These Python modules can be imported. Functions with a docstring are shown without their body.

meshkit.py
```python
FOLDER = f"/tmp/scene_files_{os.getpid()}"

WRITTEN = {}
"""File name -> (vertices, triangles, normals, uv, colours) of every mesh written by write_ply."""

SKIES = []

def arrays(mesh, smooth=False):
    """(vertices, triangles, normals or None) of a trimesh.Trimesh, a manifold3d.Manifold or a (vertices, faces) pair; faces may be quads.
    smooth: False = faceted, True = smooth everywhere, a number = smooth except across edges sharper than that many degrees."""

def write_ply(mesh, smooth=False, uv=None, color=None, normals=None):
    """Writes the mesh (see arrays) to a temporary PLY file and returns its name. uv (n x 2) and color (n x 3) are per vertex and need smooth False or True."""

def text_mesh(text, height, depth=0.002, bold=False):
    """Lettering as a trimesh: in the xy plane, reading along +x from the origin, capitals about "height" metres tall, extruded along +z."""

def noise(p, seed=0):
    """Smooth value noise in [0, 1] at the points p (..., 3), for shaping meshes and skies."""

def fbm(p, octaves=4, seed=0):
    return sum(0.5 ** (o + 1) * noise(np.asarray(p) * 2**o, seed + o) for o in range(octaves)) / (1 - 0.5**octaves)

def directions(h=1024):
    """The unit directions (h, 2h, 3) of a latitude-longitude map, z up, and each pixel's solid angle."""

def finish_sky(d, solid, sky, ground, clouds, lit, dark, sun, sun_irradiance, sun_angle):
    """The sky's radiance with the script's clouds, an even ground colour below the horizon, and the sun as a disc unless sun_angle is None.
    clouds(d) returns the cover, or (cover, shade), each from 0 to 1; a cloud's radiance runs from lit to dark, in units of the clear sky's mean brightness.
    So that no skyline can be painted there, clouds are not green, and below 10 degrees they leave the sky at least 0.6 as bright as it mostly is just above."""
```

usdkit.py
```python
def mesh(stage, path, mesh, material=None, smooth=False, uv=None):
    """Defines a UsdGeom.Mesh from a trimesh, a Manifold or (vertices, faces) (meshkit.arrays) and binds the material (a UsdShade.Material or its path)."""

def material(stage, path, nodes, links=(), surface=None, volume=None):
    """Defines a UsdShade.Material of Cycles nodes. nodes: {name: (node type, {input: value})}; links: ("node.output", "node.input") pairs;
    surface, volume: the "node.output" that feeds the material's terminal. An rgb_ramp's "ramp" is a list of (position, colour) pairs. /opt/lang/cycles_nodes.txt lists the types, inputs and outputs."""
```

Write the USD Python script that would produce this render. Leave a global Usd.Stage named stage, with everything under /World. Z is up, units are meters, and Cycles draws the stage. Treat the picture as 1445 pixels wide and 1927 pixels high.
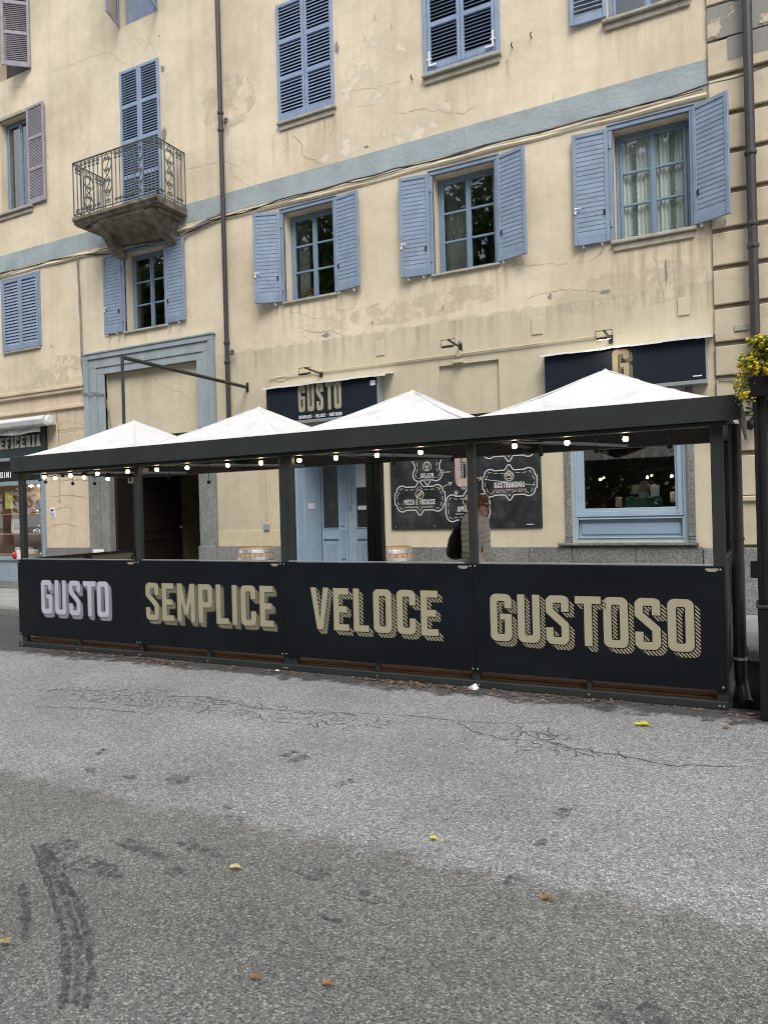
import math, random
import numpy as np, trimesh, manifold3d as mf
from scipy.spatial import ConvexHull, Voronoi
from shapely.geometry import Polygon, LineString, Point, box as sbox, MultiPolygon
from shapely.ops import unary_union
from shapely import affinity
import usdkit, meshkit
from pxr import Usd, UsdGeom, UsdLux, UsdShade, Gf, Sdf

stage = Usd.Stage.CreateInMemory()
UsdGeom.SetStageUpAxis(stage, UsdGeom.Tokens.z)
UsdGeom.SetStageMetersPerUnit(stage, 1.0)
UsdGeom.Xform.Define(stage, '/World'); UsdGeom.Scope.Define(stage, '/World/Looks')

# ------------------------------------------------------------------ camera
EXPOSURE = 1.03
FPX = 1391.0
YAW, PIT, ROL = np.radians([-27.275, -.142, -1.568])
CAM = np.array([0, -10.67, 1.6])
_fw = np.array([np.sin(YAW)*np.cos(PIT), np.cos(YAW)*np.cos(PIT), np.sin(PIT)])
_r = np.array([np.cos(YAW), -np.sin(YAW), 0]); _u = np.cross(_r, _fw)
CR = np.cos(ROL)*_r+np.sin(ROL)*_u; CU = -np.sin(ROL)*_r+np.cos(ROL)*_u
cam = UsdGeom.Camera.Define(stage, '/World/camera')
cam.CreateHorizontalApertureAttr(36.0); cam.CreateVerticalApertureAttr(36.0*1024/767)
cam.CreateFocalLengthAttr(36.0*FPX/1445); cam.CreateClippingRangeAttr(Gf.Vec2f(.05, 2000))
cam.CreateExposureAttr(EXPOSURE)
UsdGeom.Xformable(cam).AddTransformOp().Set(Gf.Matrix4d(*[float(v) for row in ((*CR, 0), (*CU, 0), (*(-_fw), 0), (*CAM, 1)) for v in row]))
def _ray(px, py): return (px-722.5)/FPX*CR-(py-963.5)/FPX*CU+_fw
def at_y(px, py, y=0.0):
    d = _ray(px, py); return CAM+d*(y-CAM[1])/d[1]
def at_z(px, py, z=0.0):
    d = _ray(px, py); return CAM+d*(z-CAM[2])/d[2]

# ------------------------------------------------------------------ sky and soft sun
SUN = np.array([.42, -.62, .95]); SUN /= np.linalg.norm(SUN)
SUN_I, SUN_ANGLE, SKY = .34, 28.0, .135
mw = usdkit.material(stage, '/World/Looks/sky_light', {
    'sky': ('sky_texture', {'sky_type': 'single_scattering', 'sun_disc': False, 'sun_elevation': float(np.arcsin(SUN[2])), 'sun_rotation': float(np.arctan2(SUN[0], SUN[1])), 'aerosol_density': 2.0}),
    'tc': ('texture_coordinate', {}),
    'n': ('noise_texture', {'scale': 2.2, 'detail': 6.0, 'roughness': .55}),
    'rp': ('rgb_ramp', {'ramp': [(.30, (.25, .25, .25)), (.62, (1, 1, 1))]}),
    'cl': ('mix_color', {'a': (3.6, 3.8, 4.1), 'b': (7.2, 7.3, 7.4), 'use_clamp': False}),
    'mx': ('mix_color', {'use_clamp': False}),
    'bg': ('background_shader', {'strength': SKY})},
    [('tc.generated', 'n.vector'), ('n.fac', 'rp.fac'), ('n.fac', 'cl.fac'), ('rp.color', 'mx.fac'), ('sky.color', 'mx.a'), ('cl.result', 'mx.b'), ('mx.result', 'bg.color')], surface='bg.background')
dome = UsdLux.DomeLight.Define(stage, '/World/sky'); dome.CreateIntensityAttr(1.0)
UsdShade.MaterialBindingAPI.Apply(dome.GetPrim()).Bind(mw)
dome.GetPrim().SetCustomDataByKey('kind', 'structure')
sun = UsdLux.DistantLight.Define(stage, '/World/sun')
sun.CreateIntensityAttr(SUN_I); sun.CreateAngleAttr(SUN_ANGLE); sun.CreateColorAttr(Gf.Vec3f(1, .95, .87))
sun.GetPrim().CreateAttribute('inputs:normalize', Sdf.ValueTypeNames.Bool).Set(True)
_z = SUN; _x = np.cross([0, 0, 1], _z); _x /= np.linalg.norm(_x); _y = np.cross(_z, _x)
UsdGeom.Xformable(sun).AddTransformOp().Set(Gf.Matrix4d(*[float(v) for row in ((*_x, 0), (*_y, 0), (*_z, 0), (0, 0, 30, 1)) for v in row]))

# ------------------------------------------------------------------ helpers
rng = np.random.default_rng(7)
names = {}
def numbered(parent, name):
    k = (parent, name); n = names.get(k, 0); names[k] = n+1
    return f'{parent}/{name}' + (f'_{n:03d}' if n else '')
ORG = {'/World': np.zeros(3)}
def tag(p, label=None, cat=None, group=None, kind=None):
    for k, v in (('label', label), ('category', cat), ('group', group), ('kind', kind)):
        if v: p.SetCustomDataByKey(k, v)
    return p
def thing(name, label, cat, loc=(0, 0, 0), group=None, kind=None):
    path = numbered('/World', name)
    x = UsdGeom.Xform.Define(stage, path); x.AddTranslateOp().Set(Gf.Vec3d(*map(float, loc)))
    ORG[path] = np.array(loc, float)
    tag(x.GetPrim(), label, cat, group, kind); return path
def put(mesh, name, material, parent='/World', label=None, cat=None, group=None, kind=None, smooth=False):
    path = numbered(parent, name)
    if hasattr(mesh, 'to_mesh') or isinstance(mesh, trimesh.Trimesh) or isinstance(mesh, tuple): v, f, _ = meshkit.arrays(mesh)
    else: v, f = mesh.arrays()
    o = ORG[parent]; base = o if parent != '/World' else np.zeros(3)
    usdkit.mesh(stage, path, (np.asarray(v)-base, f), material, smooth=smooth)
    ORG[path] = o if parent != '/World' else np.zeros(3)
    tag(stage.GetPrimAtPath(path), label, cat, group, kind)
    return path
def copy(src, loc, rotz=0.0, label=None, group=None, scale=None):
    path = numbered('/World', src.split('/')[-1])
    x = UsdGeom.Xform.Define(stage, path)
    x.GetPrim().GetReferences().AddInternalReference(src)
    x.ClearXformOpOrder()
    x.AddTranslateOp().Set(Gf.Vec3d(*map(float, loc)))
    x.AddRotateZOp().Set(float(rotz))
    if scale: x.AddScaleOp().Set(Gf.Vec3f(*scale))
    x.GetPrim().SetInstanceable(True)
    tag(x.GetPrim(), label, None, group); return path
# chamfered box topology, once
def _cb():
    s = np.array([[a, b, c] for a in (-1, 1) for b in (-1, 1) for c in (-1, 1)], float)
    pts = []; ids = []
    for q in s:
        for k in range(3):
            pts.append((q, k)); 
    P = np.array([q*(1-.2*(np.arange(3) != k)) for q, k in pts])
    h = ConvexHull(P); F = h.simplices.copy()
    for i, t in enumerate(F):
        n = np.cross(P[t[1]]-P[t[0]], P[t[2]]-P[t[0]])
        if n @ P[t].mean(0) < 0: F[i] = t[::-1]
    sg = np.array([q for q, k in pts]); kk = np.array([k for q, k in pts])
    return sg, kk, F
CB_S, CB_K, CB_F = _cb()
CUBE_V = np.array([[a, b, c] for a in (0, 1) for b in (0, 1) for c in (0, 1)], float)
CUBE_F = np.array([[0, 1, 3], [0, 3, 2], [4, 6, 7], [4, 7, 5], [0, 4, 5], [0, 5, 1], [2, 3, 7], [2, 7, 6], [0, 2, 6], [0, 6, 4], [1, 5, 7], [1, 7, 3]])
class MB:
    def __init__(s): s.v = []; s.f = []; s.n = 0
    def add(s, v, f):
        v = np.asarray(v, float); s.v.append(v); s.f.append(np.asarray(f, int)+s.n); s.n += len(v); return s
    def mesh(s, m):
        v, f, _ = meshkit.arrays(m); return s.add(v, f)
    def box(s, x0, x1, y0, y1, z0, z1, ch=0, M=None):
        lo = np.minimum([x0, y0, z0], [x1, y1, z1]); hi = np.maximum([x0, y0, z0], [x1, y1, z1])
        if ch:
            c, h = (lo+hi)/2, (hi-lo)/2; ch = min(ch, h.min()*.45)
            v = c+CB_S*(h-ch*(np.arange(3)[None] != CB_K[:, None])); f = CB_F
        else: v = lo+CUBE_V*(hi-lo); f = CUBE_F
        if M is not None: v = M(v)
        return s.add(v, f)
    def tube(s, pts, r, n=8, cap=True, closed=False):
        P = np.asarray(pts, float); k = len(P); R_ = np.broadcast_to(np.asarray(r, float), (k,))
        T = np.gradient(P, axis=0) if not closed else np.roll(P, -1, 0)-np.roll(P, 1, 0)
        T /= np.maximum(np.linalg.norm(T, axis=1, keepdims=True), 1e-9)
        a = np.array([0, 0, 1.]) if abs(T[0][2]) < .9 else np.array([1., 0, 0])
        rows = []
        for i in range(k):
            a = a-T[i]*(a@T[i]); a /= max(np.linalg.norm(a), 1e-9); b = np.cross(T[i], a)
            th = np.arange(n)*2*np.pi/n
            rows.append(P[i]+R_[i]*(np.cos(th)[:, None]*a+np.sin(th)[:, None]*b))
        v = np.vstack(rows); f = []
        for i in range(k if closed else k-1):
            j2 = (i+1) % k
            for j in range(n):
                q = (j+1) % n
                f += [[i*n+j, i*n+q, j2*n+q], [i*n+j, j2*n+q, j2*n+j]]
        if cap and not closed:
            v = np.vstack([v, P[:1], P[-1:]]); c0, c1 = k*n, k*n+1
            for j in range(n):
                q = (j+1) % n
                f += [[c0, q, j], [c1, (k-1)*n+j, (k-1)*n+q]]
        return s.add(v, f)
    def lathe(s, prof, c, n=20, M=None):
        prof = np.asarray(prof, float); k = len(prof); th = np.arange(n)*2*np.pi/n
        v = np.array([[r*np.cos(t), r*np.sin(t), z] for r, z in prof for t in th]); f = []
        for i in range(k-1):
            for j in range(n):
                q = (j+1) % n; f += [[i*n+j, i*n+q, (i+1)*n+q], [i*n+j, (i+1)*n+q, (i+1)*n+j]]
        v = v if M is None else M(v)
        return s.add(v+np.asarray(c), f)
    def poly(s, pg, depth, M):
        """shapely polygon(s) extruded by depth along local z, then mapped by M"""
        for g in getattr(pg, 'geoms', [pg]):
            if g.geom_type != 'Polygon' or g.area < 1e-7: continue
            try: m = trimesh.creation.extrude_polygon(g, depth, engine='earcut')
            except Exception: continue
            s.add(M(np.array(m.vertices)), m.faces)
        return s
    def quad(s, a, b, c, d): return s.add([a, b, c, d], [[0, 1, 2], [0, 2, 3]])
    def arrays(s): return np.vstack(s.v), np.vstack(s.f)
def on_wall(x0, y, z0, sx=1.0, sz=1.0):
    """local (u, v, depth) -> a plane facing the street (-y)"""
    return lambda v: np.stack([x0+v[:, 0]*sx, y-v[:, 2], z0+v[:, 1]*sz], 1)
def jitter_line(pts, step=.06, amp=.018, seed=0):
    r = np.random.default_rng(seed); P = np.asarray(pts, float); out = []
    for a, b in zip(P[:-1], P[1:]):
        n = max(2, int(np.linalg.norm(b-a)/step))
        for i in range(n): out.append(a+(b-a)*i/n+(r.normal(0, amp, len(a)) if (i or len(out)) else 0))
    out.append(P[-1]); return np.array(out)
def ribbon(mb, uv, w, M, seed=0):
    """thin strip along 2-D points uv, mapped by M(u, v)"""
    r = np.random.default_rng(seed); uv = np.asarray(uv); k = len(uv)
    t = np.gradient(uv, axis=0); t /= np.maximum(np.linalg.norm(t, axis=1, keepdims=True), 1e-9); nrm = np.stack([-t[:, 1], t[:, 0]], 1)
    ww = w*r.uniform(.5, 1.3, k); ww[0] *= .3; ww[-1] *= .3
    L_, R_ = uv+nrm*ww[:, None]/2, uv-nrm*ww[:, None]/2
    v = M(np.vstack([L_, R_])); f = []
    for i in range(k-1): f += [[i, k+i, k+i+1], [i, k+i+1, i+1]]
    mb.add(v, f)

# ------------------------------------------------------------------ materials
def pmat(name, col, rough=.6, var=.12, scale=4.0, bump=0.0, bscale=60.0, metal=0.0, spec=.5, col2=None, detail=5.0, stretch=None, space='pos', **kw):
    col = np.array(col, float); a = np.clip(col*(1-var), 0, 1); b = np.clip(col*(1+var) if col2 is None else np.array(col2), 0, 1)
    N = {'g': ('geometry', {}), 'tc': ('texture_coordinate', {}), 'mp': ('mapping', {'scale': stretch or (1, 1, 1)}),
         'n': ('noise_texture', {'scale': scale, 'detail': detail, 'roughness': .6}), 'r': ('rgb_ramp', {'ramp': [(.3, tuple(a)), (.7, tuple(b))]}),
         'p': ('principled_bsdf', {'roughness': rough, 'metallic': metal, 'specular_ior_level': spec, **kw})}
    Lk = [('g.position' if space == 'pos' else 'tc.object', 'mp.vector'), ('mp.vector', 'n.vector'), ('n.fac', 'r.fac'), ('r.color', 'p.base_color')]
    if bump:
        N['bn'] = ('noise_texture', {'scale': bscale, 'detail': 4.0}); N['b'] = ('bump', {'strength': .8, 'distance': bump})
        Lk += [('mp.vector', 'bn.vector'), ('bn.fac', 'b.height'), ('b.normal', 'p.normal')]
    return usdkit.material(stage, '/World/Looks/'+name, N, Lk, surface='p.BSDF')
def plaster_mat(name, top, low, zsplit=4.52, stain=.5):
    d = np.array
    N = {'g': ('geometry', {}), 'x': ('separate_xyz', {}),
         'n1': ('noise_texture', {'scale': .55, 'detail': 7.0, 'roughness': .62}),
         'n2': ('noise_texture', {'scale': 7.0, 'detail': 5.0, 'roughness': .65}),
         'mp': ('mapping', {'scale': (5.0, 5.0, .28)}), 'n3': ('noise_texture', {'scale': 1.0, 'detail': 5.0, 'roughness': .6}),
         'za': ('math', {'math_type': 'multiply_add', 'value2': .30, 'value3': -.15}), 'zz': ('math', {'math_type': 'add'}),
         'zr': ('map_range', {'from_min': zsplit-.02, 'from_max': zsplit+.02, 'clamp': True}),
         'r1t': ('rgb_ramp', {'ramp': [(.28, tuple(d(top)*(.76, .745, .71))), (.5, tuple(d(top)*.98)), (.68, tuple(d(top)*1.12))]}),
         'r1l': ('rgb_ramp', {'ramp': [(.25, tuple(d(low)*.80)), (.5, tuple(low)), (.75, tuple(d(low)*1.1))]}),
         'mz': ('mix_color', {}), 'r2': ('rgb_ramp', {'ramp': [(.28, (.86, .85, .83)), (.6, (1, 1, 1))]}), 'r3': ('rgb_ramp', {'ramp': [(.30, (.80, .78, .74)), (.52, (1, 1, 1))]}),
         'm2': ('mix_color', {'blend_type': 'multiply', 'fac': stain}), 'm3': ('mix_color', {'blend_type': 'multiply', 'fac': stain*.9}),
         'b1': ('noise_texture', {'scale': 1.7, 'detail': 5.0, 'roughness': .5}), 'b2': ('noise_texture', {'scale': 28.0, 'detail': 5.0, 'roughness': .6}),
         'bu1': ('bump', {'strength': .55, 'distance': .04}), 'bu2': ('bump', {'strength': .4, 'distance': .004}),
         'p': ('principled_bsdf', {'roughness': .9, 'specular_ior_level': .2})}
    L = [('g.position', 'x.vector'), ('g.position', 'n1.vector'), ('g.position', 'n2.vector'), ('g.position', 'mp.vector'), ('mp.vector', 'n3.vector'),
         ('n2.fac', 'za.value1'), ('x.z', 'zz.value1'), ('za.value', 'zz.value2'), ('zz.value', 'zr.value'), ('zr.result', 'mz.fac'),
         ('n1.fac', 'r1t.fac'), ('n1.fac', 'r1l.fac'), ('r1l.color', 'mz.a'), ('r1t.color', 'mz.b'), ('n2.fac', 'r2.fac'), ('n3.fac', 'r3.fac'),
         ('mz.result', 'm2.a'), ('r2.color', 'm2.b'), ('m2.result', 'm3.a'), ('r3.color', 'm3.b'), ('m3.result', 'p.base_color'),
         ('g.position', 'b1.vector'), ('g.position', 'b2.vector'), ('b1.fac', 'bu1.height'), ('b2.fac', 'bu2.height'), ('bu1.normal', 'bu2.normal'), ('bu2.normal', 'p.normal')]
    return usdkit.material(stage, '/World/Looks/'+name, N, L, surface='p.BSDF')
def granite_mat(name, dark, light, scale=70.0, bump=.004, rough=.75):
    d = np.array
    N = {'g': ('geometry', {}), 'n1': ('noise_texture', {'scale': scale, 'detail': 3.0, 'roughness': .7}), 'n2': ('noise_texture', {'scale': 1.6, 'detail': 5.0}),
         'r': ('rgb_ramp', {'ramp': [(.34, tuple(dark)), (.66, tuple(light))]}), 'r2': ('rgb_ramp', {'ramp': [(.3, (.72, .72, .70)), (.7, (1.08, 1.08, 1.06))]}),
         'm': ('mix_color', {'blend_type': 'multiply', 'fac': 1.0}), 'b': ('bump', {'strength': .8, 'distance': bump}), 'p': ('principled_bsdf', {'roughness': rough, 'specular_ior_level': .3})}
    return usdkit.material(stage, '/World/Looks/'+name, N, [('g.position', 'n1.vector'), ('g.position', 'n2.vector'), ('n1.fac', 'r.fac'), ('n2.fac', 'r2.fac'), ('r.color', 'm.a'), ('r2.color', 'm.b'), ('m.result', 'p.base_color'), ('n1.fac', 'b.height'), ('b.normal', 'p.normal')], surface='p.BSDF')
def pane_mat(name, tint=(.95, .97, .97), f0=.045):
    # clear glass: Schlick reflectance from the angle between view ray and surface, the rest passes through
    return usdkit.material(stage, '/World/Looks/'+name, {'t': ('transparent_bsdf', {'color': tint}), 'gl': ('glossy_bsdf', {'color': (1, 1, 1), 'roughness': .015}), 'g': ('geometry', {}), 'd': ('vector_math', {'math_type': 'dot_product'}), 'ab': ('math', {'math_type': 'absolute'}), 'om': ('math', {'math_type': 'subtract', 'value1': 1.0}), 'pw': ('math', {'math_type': 'power', 'value2': 5.0}), 'ad': ('math', {'math_type': 'multiply_add', 'value2': 1-f0, 'value3': f0}), 'mx': ('mix_closure', {})},
        [('g.normal', 'd.vector1'), ('g.incoming', 'd.vector2'), ('d.value', 'ab.value1'), ('ab.value', 'om.value2'), ('om.value', 'pw.value1'), ('pw.value', 'ad.value1'), ('ad.value', 'mx.fac'), ('t.BSDF', 'mx.closure1'), ('gl.BSDF', 'mx.closure2')], surface='mx.closure')
def canvas_mat(name, col, tr):
    c = np.array(col)
    return usdkit.material(stage, '/World/Looks/'+name, {'g': ('geometry', {}), 'mp': ('mapping', {'scale': (1.4, 1.4, .5)}), 'n': ('noise_texture', {'scale': 2.4, 'detail': 8.0, 'roughness': .68}), 'r': ('rgb_ramp', {'ramp': [(.30, tuple(c*.80)), (.46, tuple(c)), (.7, tuple(c*1.05))]}), 'b': ('noise_texture', {'scale': 2.6, 'detail': 3.0}), 'bu': ('bump', {'strength': .7, 'distance': .03}), 'd': ('principled_bsdf', {'roughness': .6, 'specular_ior_level': .3}), 't': ('translucent_bsdf', {}), 'm': ('mix_closure', {'fac': tr})},
        [('g.position', 'mp.vector'), ('mp.vector', 'n.vector'), ('g.position', 'b.vector'), ('b.fac', 'bu.height'), ('bu.normal', 'd.normal'), ('n.fac', 'r.fac'), ('r.color', 'd.base_color'), ('r.color', 't.color'), ('d.BSDF', 'm.closure1'), ('t.BSDF', 'm.closure2')], surface='m.closure')
def emit_mat(name, col, s):
    return usdkit.material(stage, '/World/Looks/'+name, {'e': ('emission', {'color': col, 'strength': s})}, surface='e.emission')
def holey_mat(name, col, lo, hi, scale, rough=.8):
    """patchy worn layer: noise decides where it is there"""
    return usdkit.material(stage, '/World/Looks/'+name, {'g': ('geometry', {}), 'n': ('noise_texture', {'scale': scale, 'detail': 6.0, 'roughness': .7}), 'm': ('map_range', {'from_min': lo, 'from_max': hi, 'clamp': True}),
        't': ('transparent_bsdf', {}), 'p': ('principled_bsdf', {'base_color': col, 'roughness': rough, 'specular_ior_level': .2}), 'mx': ('mix_closure', {})},
        [('g.position', 'n.vector'), ('n.fac', 'm.value'), ('m.result', 'mx.fac'), ('t.BSDF', 'mx.closure1'), ('p.BSDF', 'mx.closure2')], surface='mx.closure')

M = {}
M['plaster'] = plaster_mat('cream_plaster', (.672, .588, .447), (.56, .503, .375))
M['plaster_left'] = plaster_mat('left_plaster', (.60, .50, .375), (.60, .50, .375), stain=.6)
M['quoin'] = plaster_mat('quoin_plaster', (.57, .495, .37), (.52, .46, .345), stain=.8)
M['cement'] = pmat('bare_cement', (.28, .27, .25), .9, .3, 6, bump=.01, bscale=20)
M['band'] = pmat('band_paint', (.305, .35, .365), .85, .17, 2.2, bump=.01, bscale=18, detail=8)
M['portal'] = pmat('portal_paint', (.27, .315, .34), .8, .16, 3, bump=.006, bscale=30, detail=7, stretch=(1, 1, .5))
M['blue'] = pmat('shutter_paint', (.198, .256, .352), .5, .16, 5, bump=.0012, bscale=90)
M['blue2'] = pmat('shutter_paint_upper', (.21, .28, .405), .5, .16, 5, bump=.0012, bscale=90)
M['lavender'] = pmat('shutter_paint_faded', (.30, .27, .32), .8, .2, 14, bump=.003, bscale=60, detail=7)
M['frame_blue'] = pmat('window_frame_paint', (.17, .25, .34), .45, .08, 6)
M['pale_blue'] = pmat('shop_woodwork_paint', (.305, .40, .485), .4, .07, 4)
M['panel_blue'] = pmat('shop_panel_paint', (.24, .33, .43), .4, .07, 4)
M['granite'] = granite_mat('grey_granite', (.10, .105, .105), (.32, .325, .32), 60)
M['granite_d'] = granite_mat('dark_granite', (.085, .09, .09), (.28, .28, .275), 45)
M['stone'] = pmat('sill_stone', (.36, .33, .27), .85, .25, 9, bump=.006, bscale=40)
M['sooty'] = pmat('balcony_stone', (.10, .09, .07), .9, .45, 5, bump=.02, bscale=18, detail=8, col2=(.26, .23, .18))
M['iron'] = pmat('railing_iron', (.085, .10, .10), .55, .3, 30, bump=.002, bscale=80, metal=.3)
M['pipe'] = pmat('downpipe_brown', (.034, .028, .032), .45, .25, 8)
M['cable'] = pmat('cable_black', (.03, .03, .032), .6, .2, 10)
M['cable_grey'] = pmat('cable_grey', (.20, .20, .19), .6, .2, 10)
M['cream_paint'] = pmat('conduit_paint', (.52, .46, .31), .6, .08, 10)
M['crack'] = pmat('crack_shadow', (.27, .22, .15), 1.0, .2, 10, spec=0)
M['steel'] = pmat('dark_steel', (.018, .018, .017), .5, .3, 12, bump=.001, bscale=60)
M['anthracite'] = pmat('terrace_paint', (.026, .030, .029), .5, .16, 2.5, bump=.0015, bscale=14, spec=.3)
M['navy'] = pmat('panel_navy', (.0062, .0080, .0110), .5, .30, 1.6, bump=.0008, bscale=6, spec=.13)
M['sign_navy'] = pmat('sign_navy', (.0105, .0155, .026), .5, .10, 2, spec=.2)
M['beige'] = pmat('letter_beige', (.345, .315, .215), .55, .03, 8)
M['white_letter'] = pmat('letter_white', (.46, .47, .55), .5, .04, 8)
M['gold'] = pmat('letter_gold', (.33, .28, .17), .5, .05, 8)
M['white'] = pmat('white_metal', (.72, .72, .72), .4, .06, 6)
M['grey_metal'] = pmat('grey_metal', (.33, .36, .38), .4, .1, 6, metal=.4)
M['canvas'] = canvas_mat('white_canvas', (.66, .66, .67), .12)
M['deck'] = pmat('deck_wood', (.20, .105, .055), .6, .35, 3, bump=.003, bscale=30, stretch=(.7, 9, 9), detail=6)
M['deck_edge'] = pmat('deck_edge_wood', (.36, .17, .075), .6, .35, 3, bump=.003, bscale=30, stretch=(.7, 9, 9), detail=6)
M['wood'] = pmat('barrel_wood', (.38, .25, .14), .6, .3, 6, bump=.003, bscale=30, stretch=(6, 6, 1), detail=6)
M['drain'] = pmat('drain_brown', (.018, .015, .016), .4, .25, 8, spec=.35)
M['hoop'] = pmat('barrel_hoop', (.45, .47, .48), .4, .2, 12, metal=.7)
M['door_brown'] = pmat('brown_door', (.010, .005, .0045), .5, .3, 5)
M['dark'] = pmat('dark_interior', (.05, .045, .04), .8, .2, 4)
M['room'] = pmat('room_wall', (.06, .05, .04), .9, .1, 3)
M['passage'] = pmat('passage_wall', (.20, .17, .10), .9, .35, 1.5, bump=.01, bscale=12, detail=8)
M['black'] = pmat('black_plastic', (.006, .006, .0065), .45, .2, 10, spec=.25)
M['pane'] = pane_mat('window_pane', f0=.07)
M['shop_pane'] = pane_mat('shop_pane', (.82, .85, .85))
M['red'] = pmat('red_plastic', (.42, .015, .02), .25, .1, 10)
def leaf_mat(name, col, tr=.35):
    c = np.array(col)
    return usdkit.material(stage, '/World/Looks/'+name, {'g': ('geometry', {}), 'n': ('noise_texture', {'scale': 3.0, 'detail': 3.0}), 'r': ('rgb_ramp', {'ramp': [(.3, tuple(c*.6)), (.7, tuple(np.clip(c*1.4, 0, 1)))]}), 'd': ('principled_bsdf', {'roughness': .5, 'specular_ior_level': .3}), 't': ('translucent_bsdf', {}), 'm': ('mix_closure', {'fac': tr})},
        [('g.position', 'n.vector'), ('n.fac', 'r.fac'), ('r.color', 'd.base_color'), ('r.color', 't.color'), ('d.BSDF', 'm.closure1'), ('t.BSDF', 'm.closure2')], surface='m.closure')
M['leaf'] = leaf_mat('tree_leaf', (.06, .10, .025))
M['bark'] = pmat('tree_bark', (.09, .07, .05), .9, .3, 8, bump=.02, bscale=15)
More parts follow.
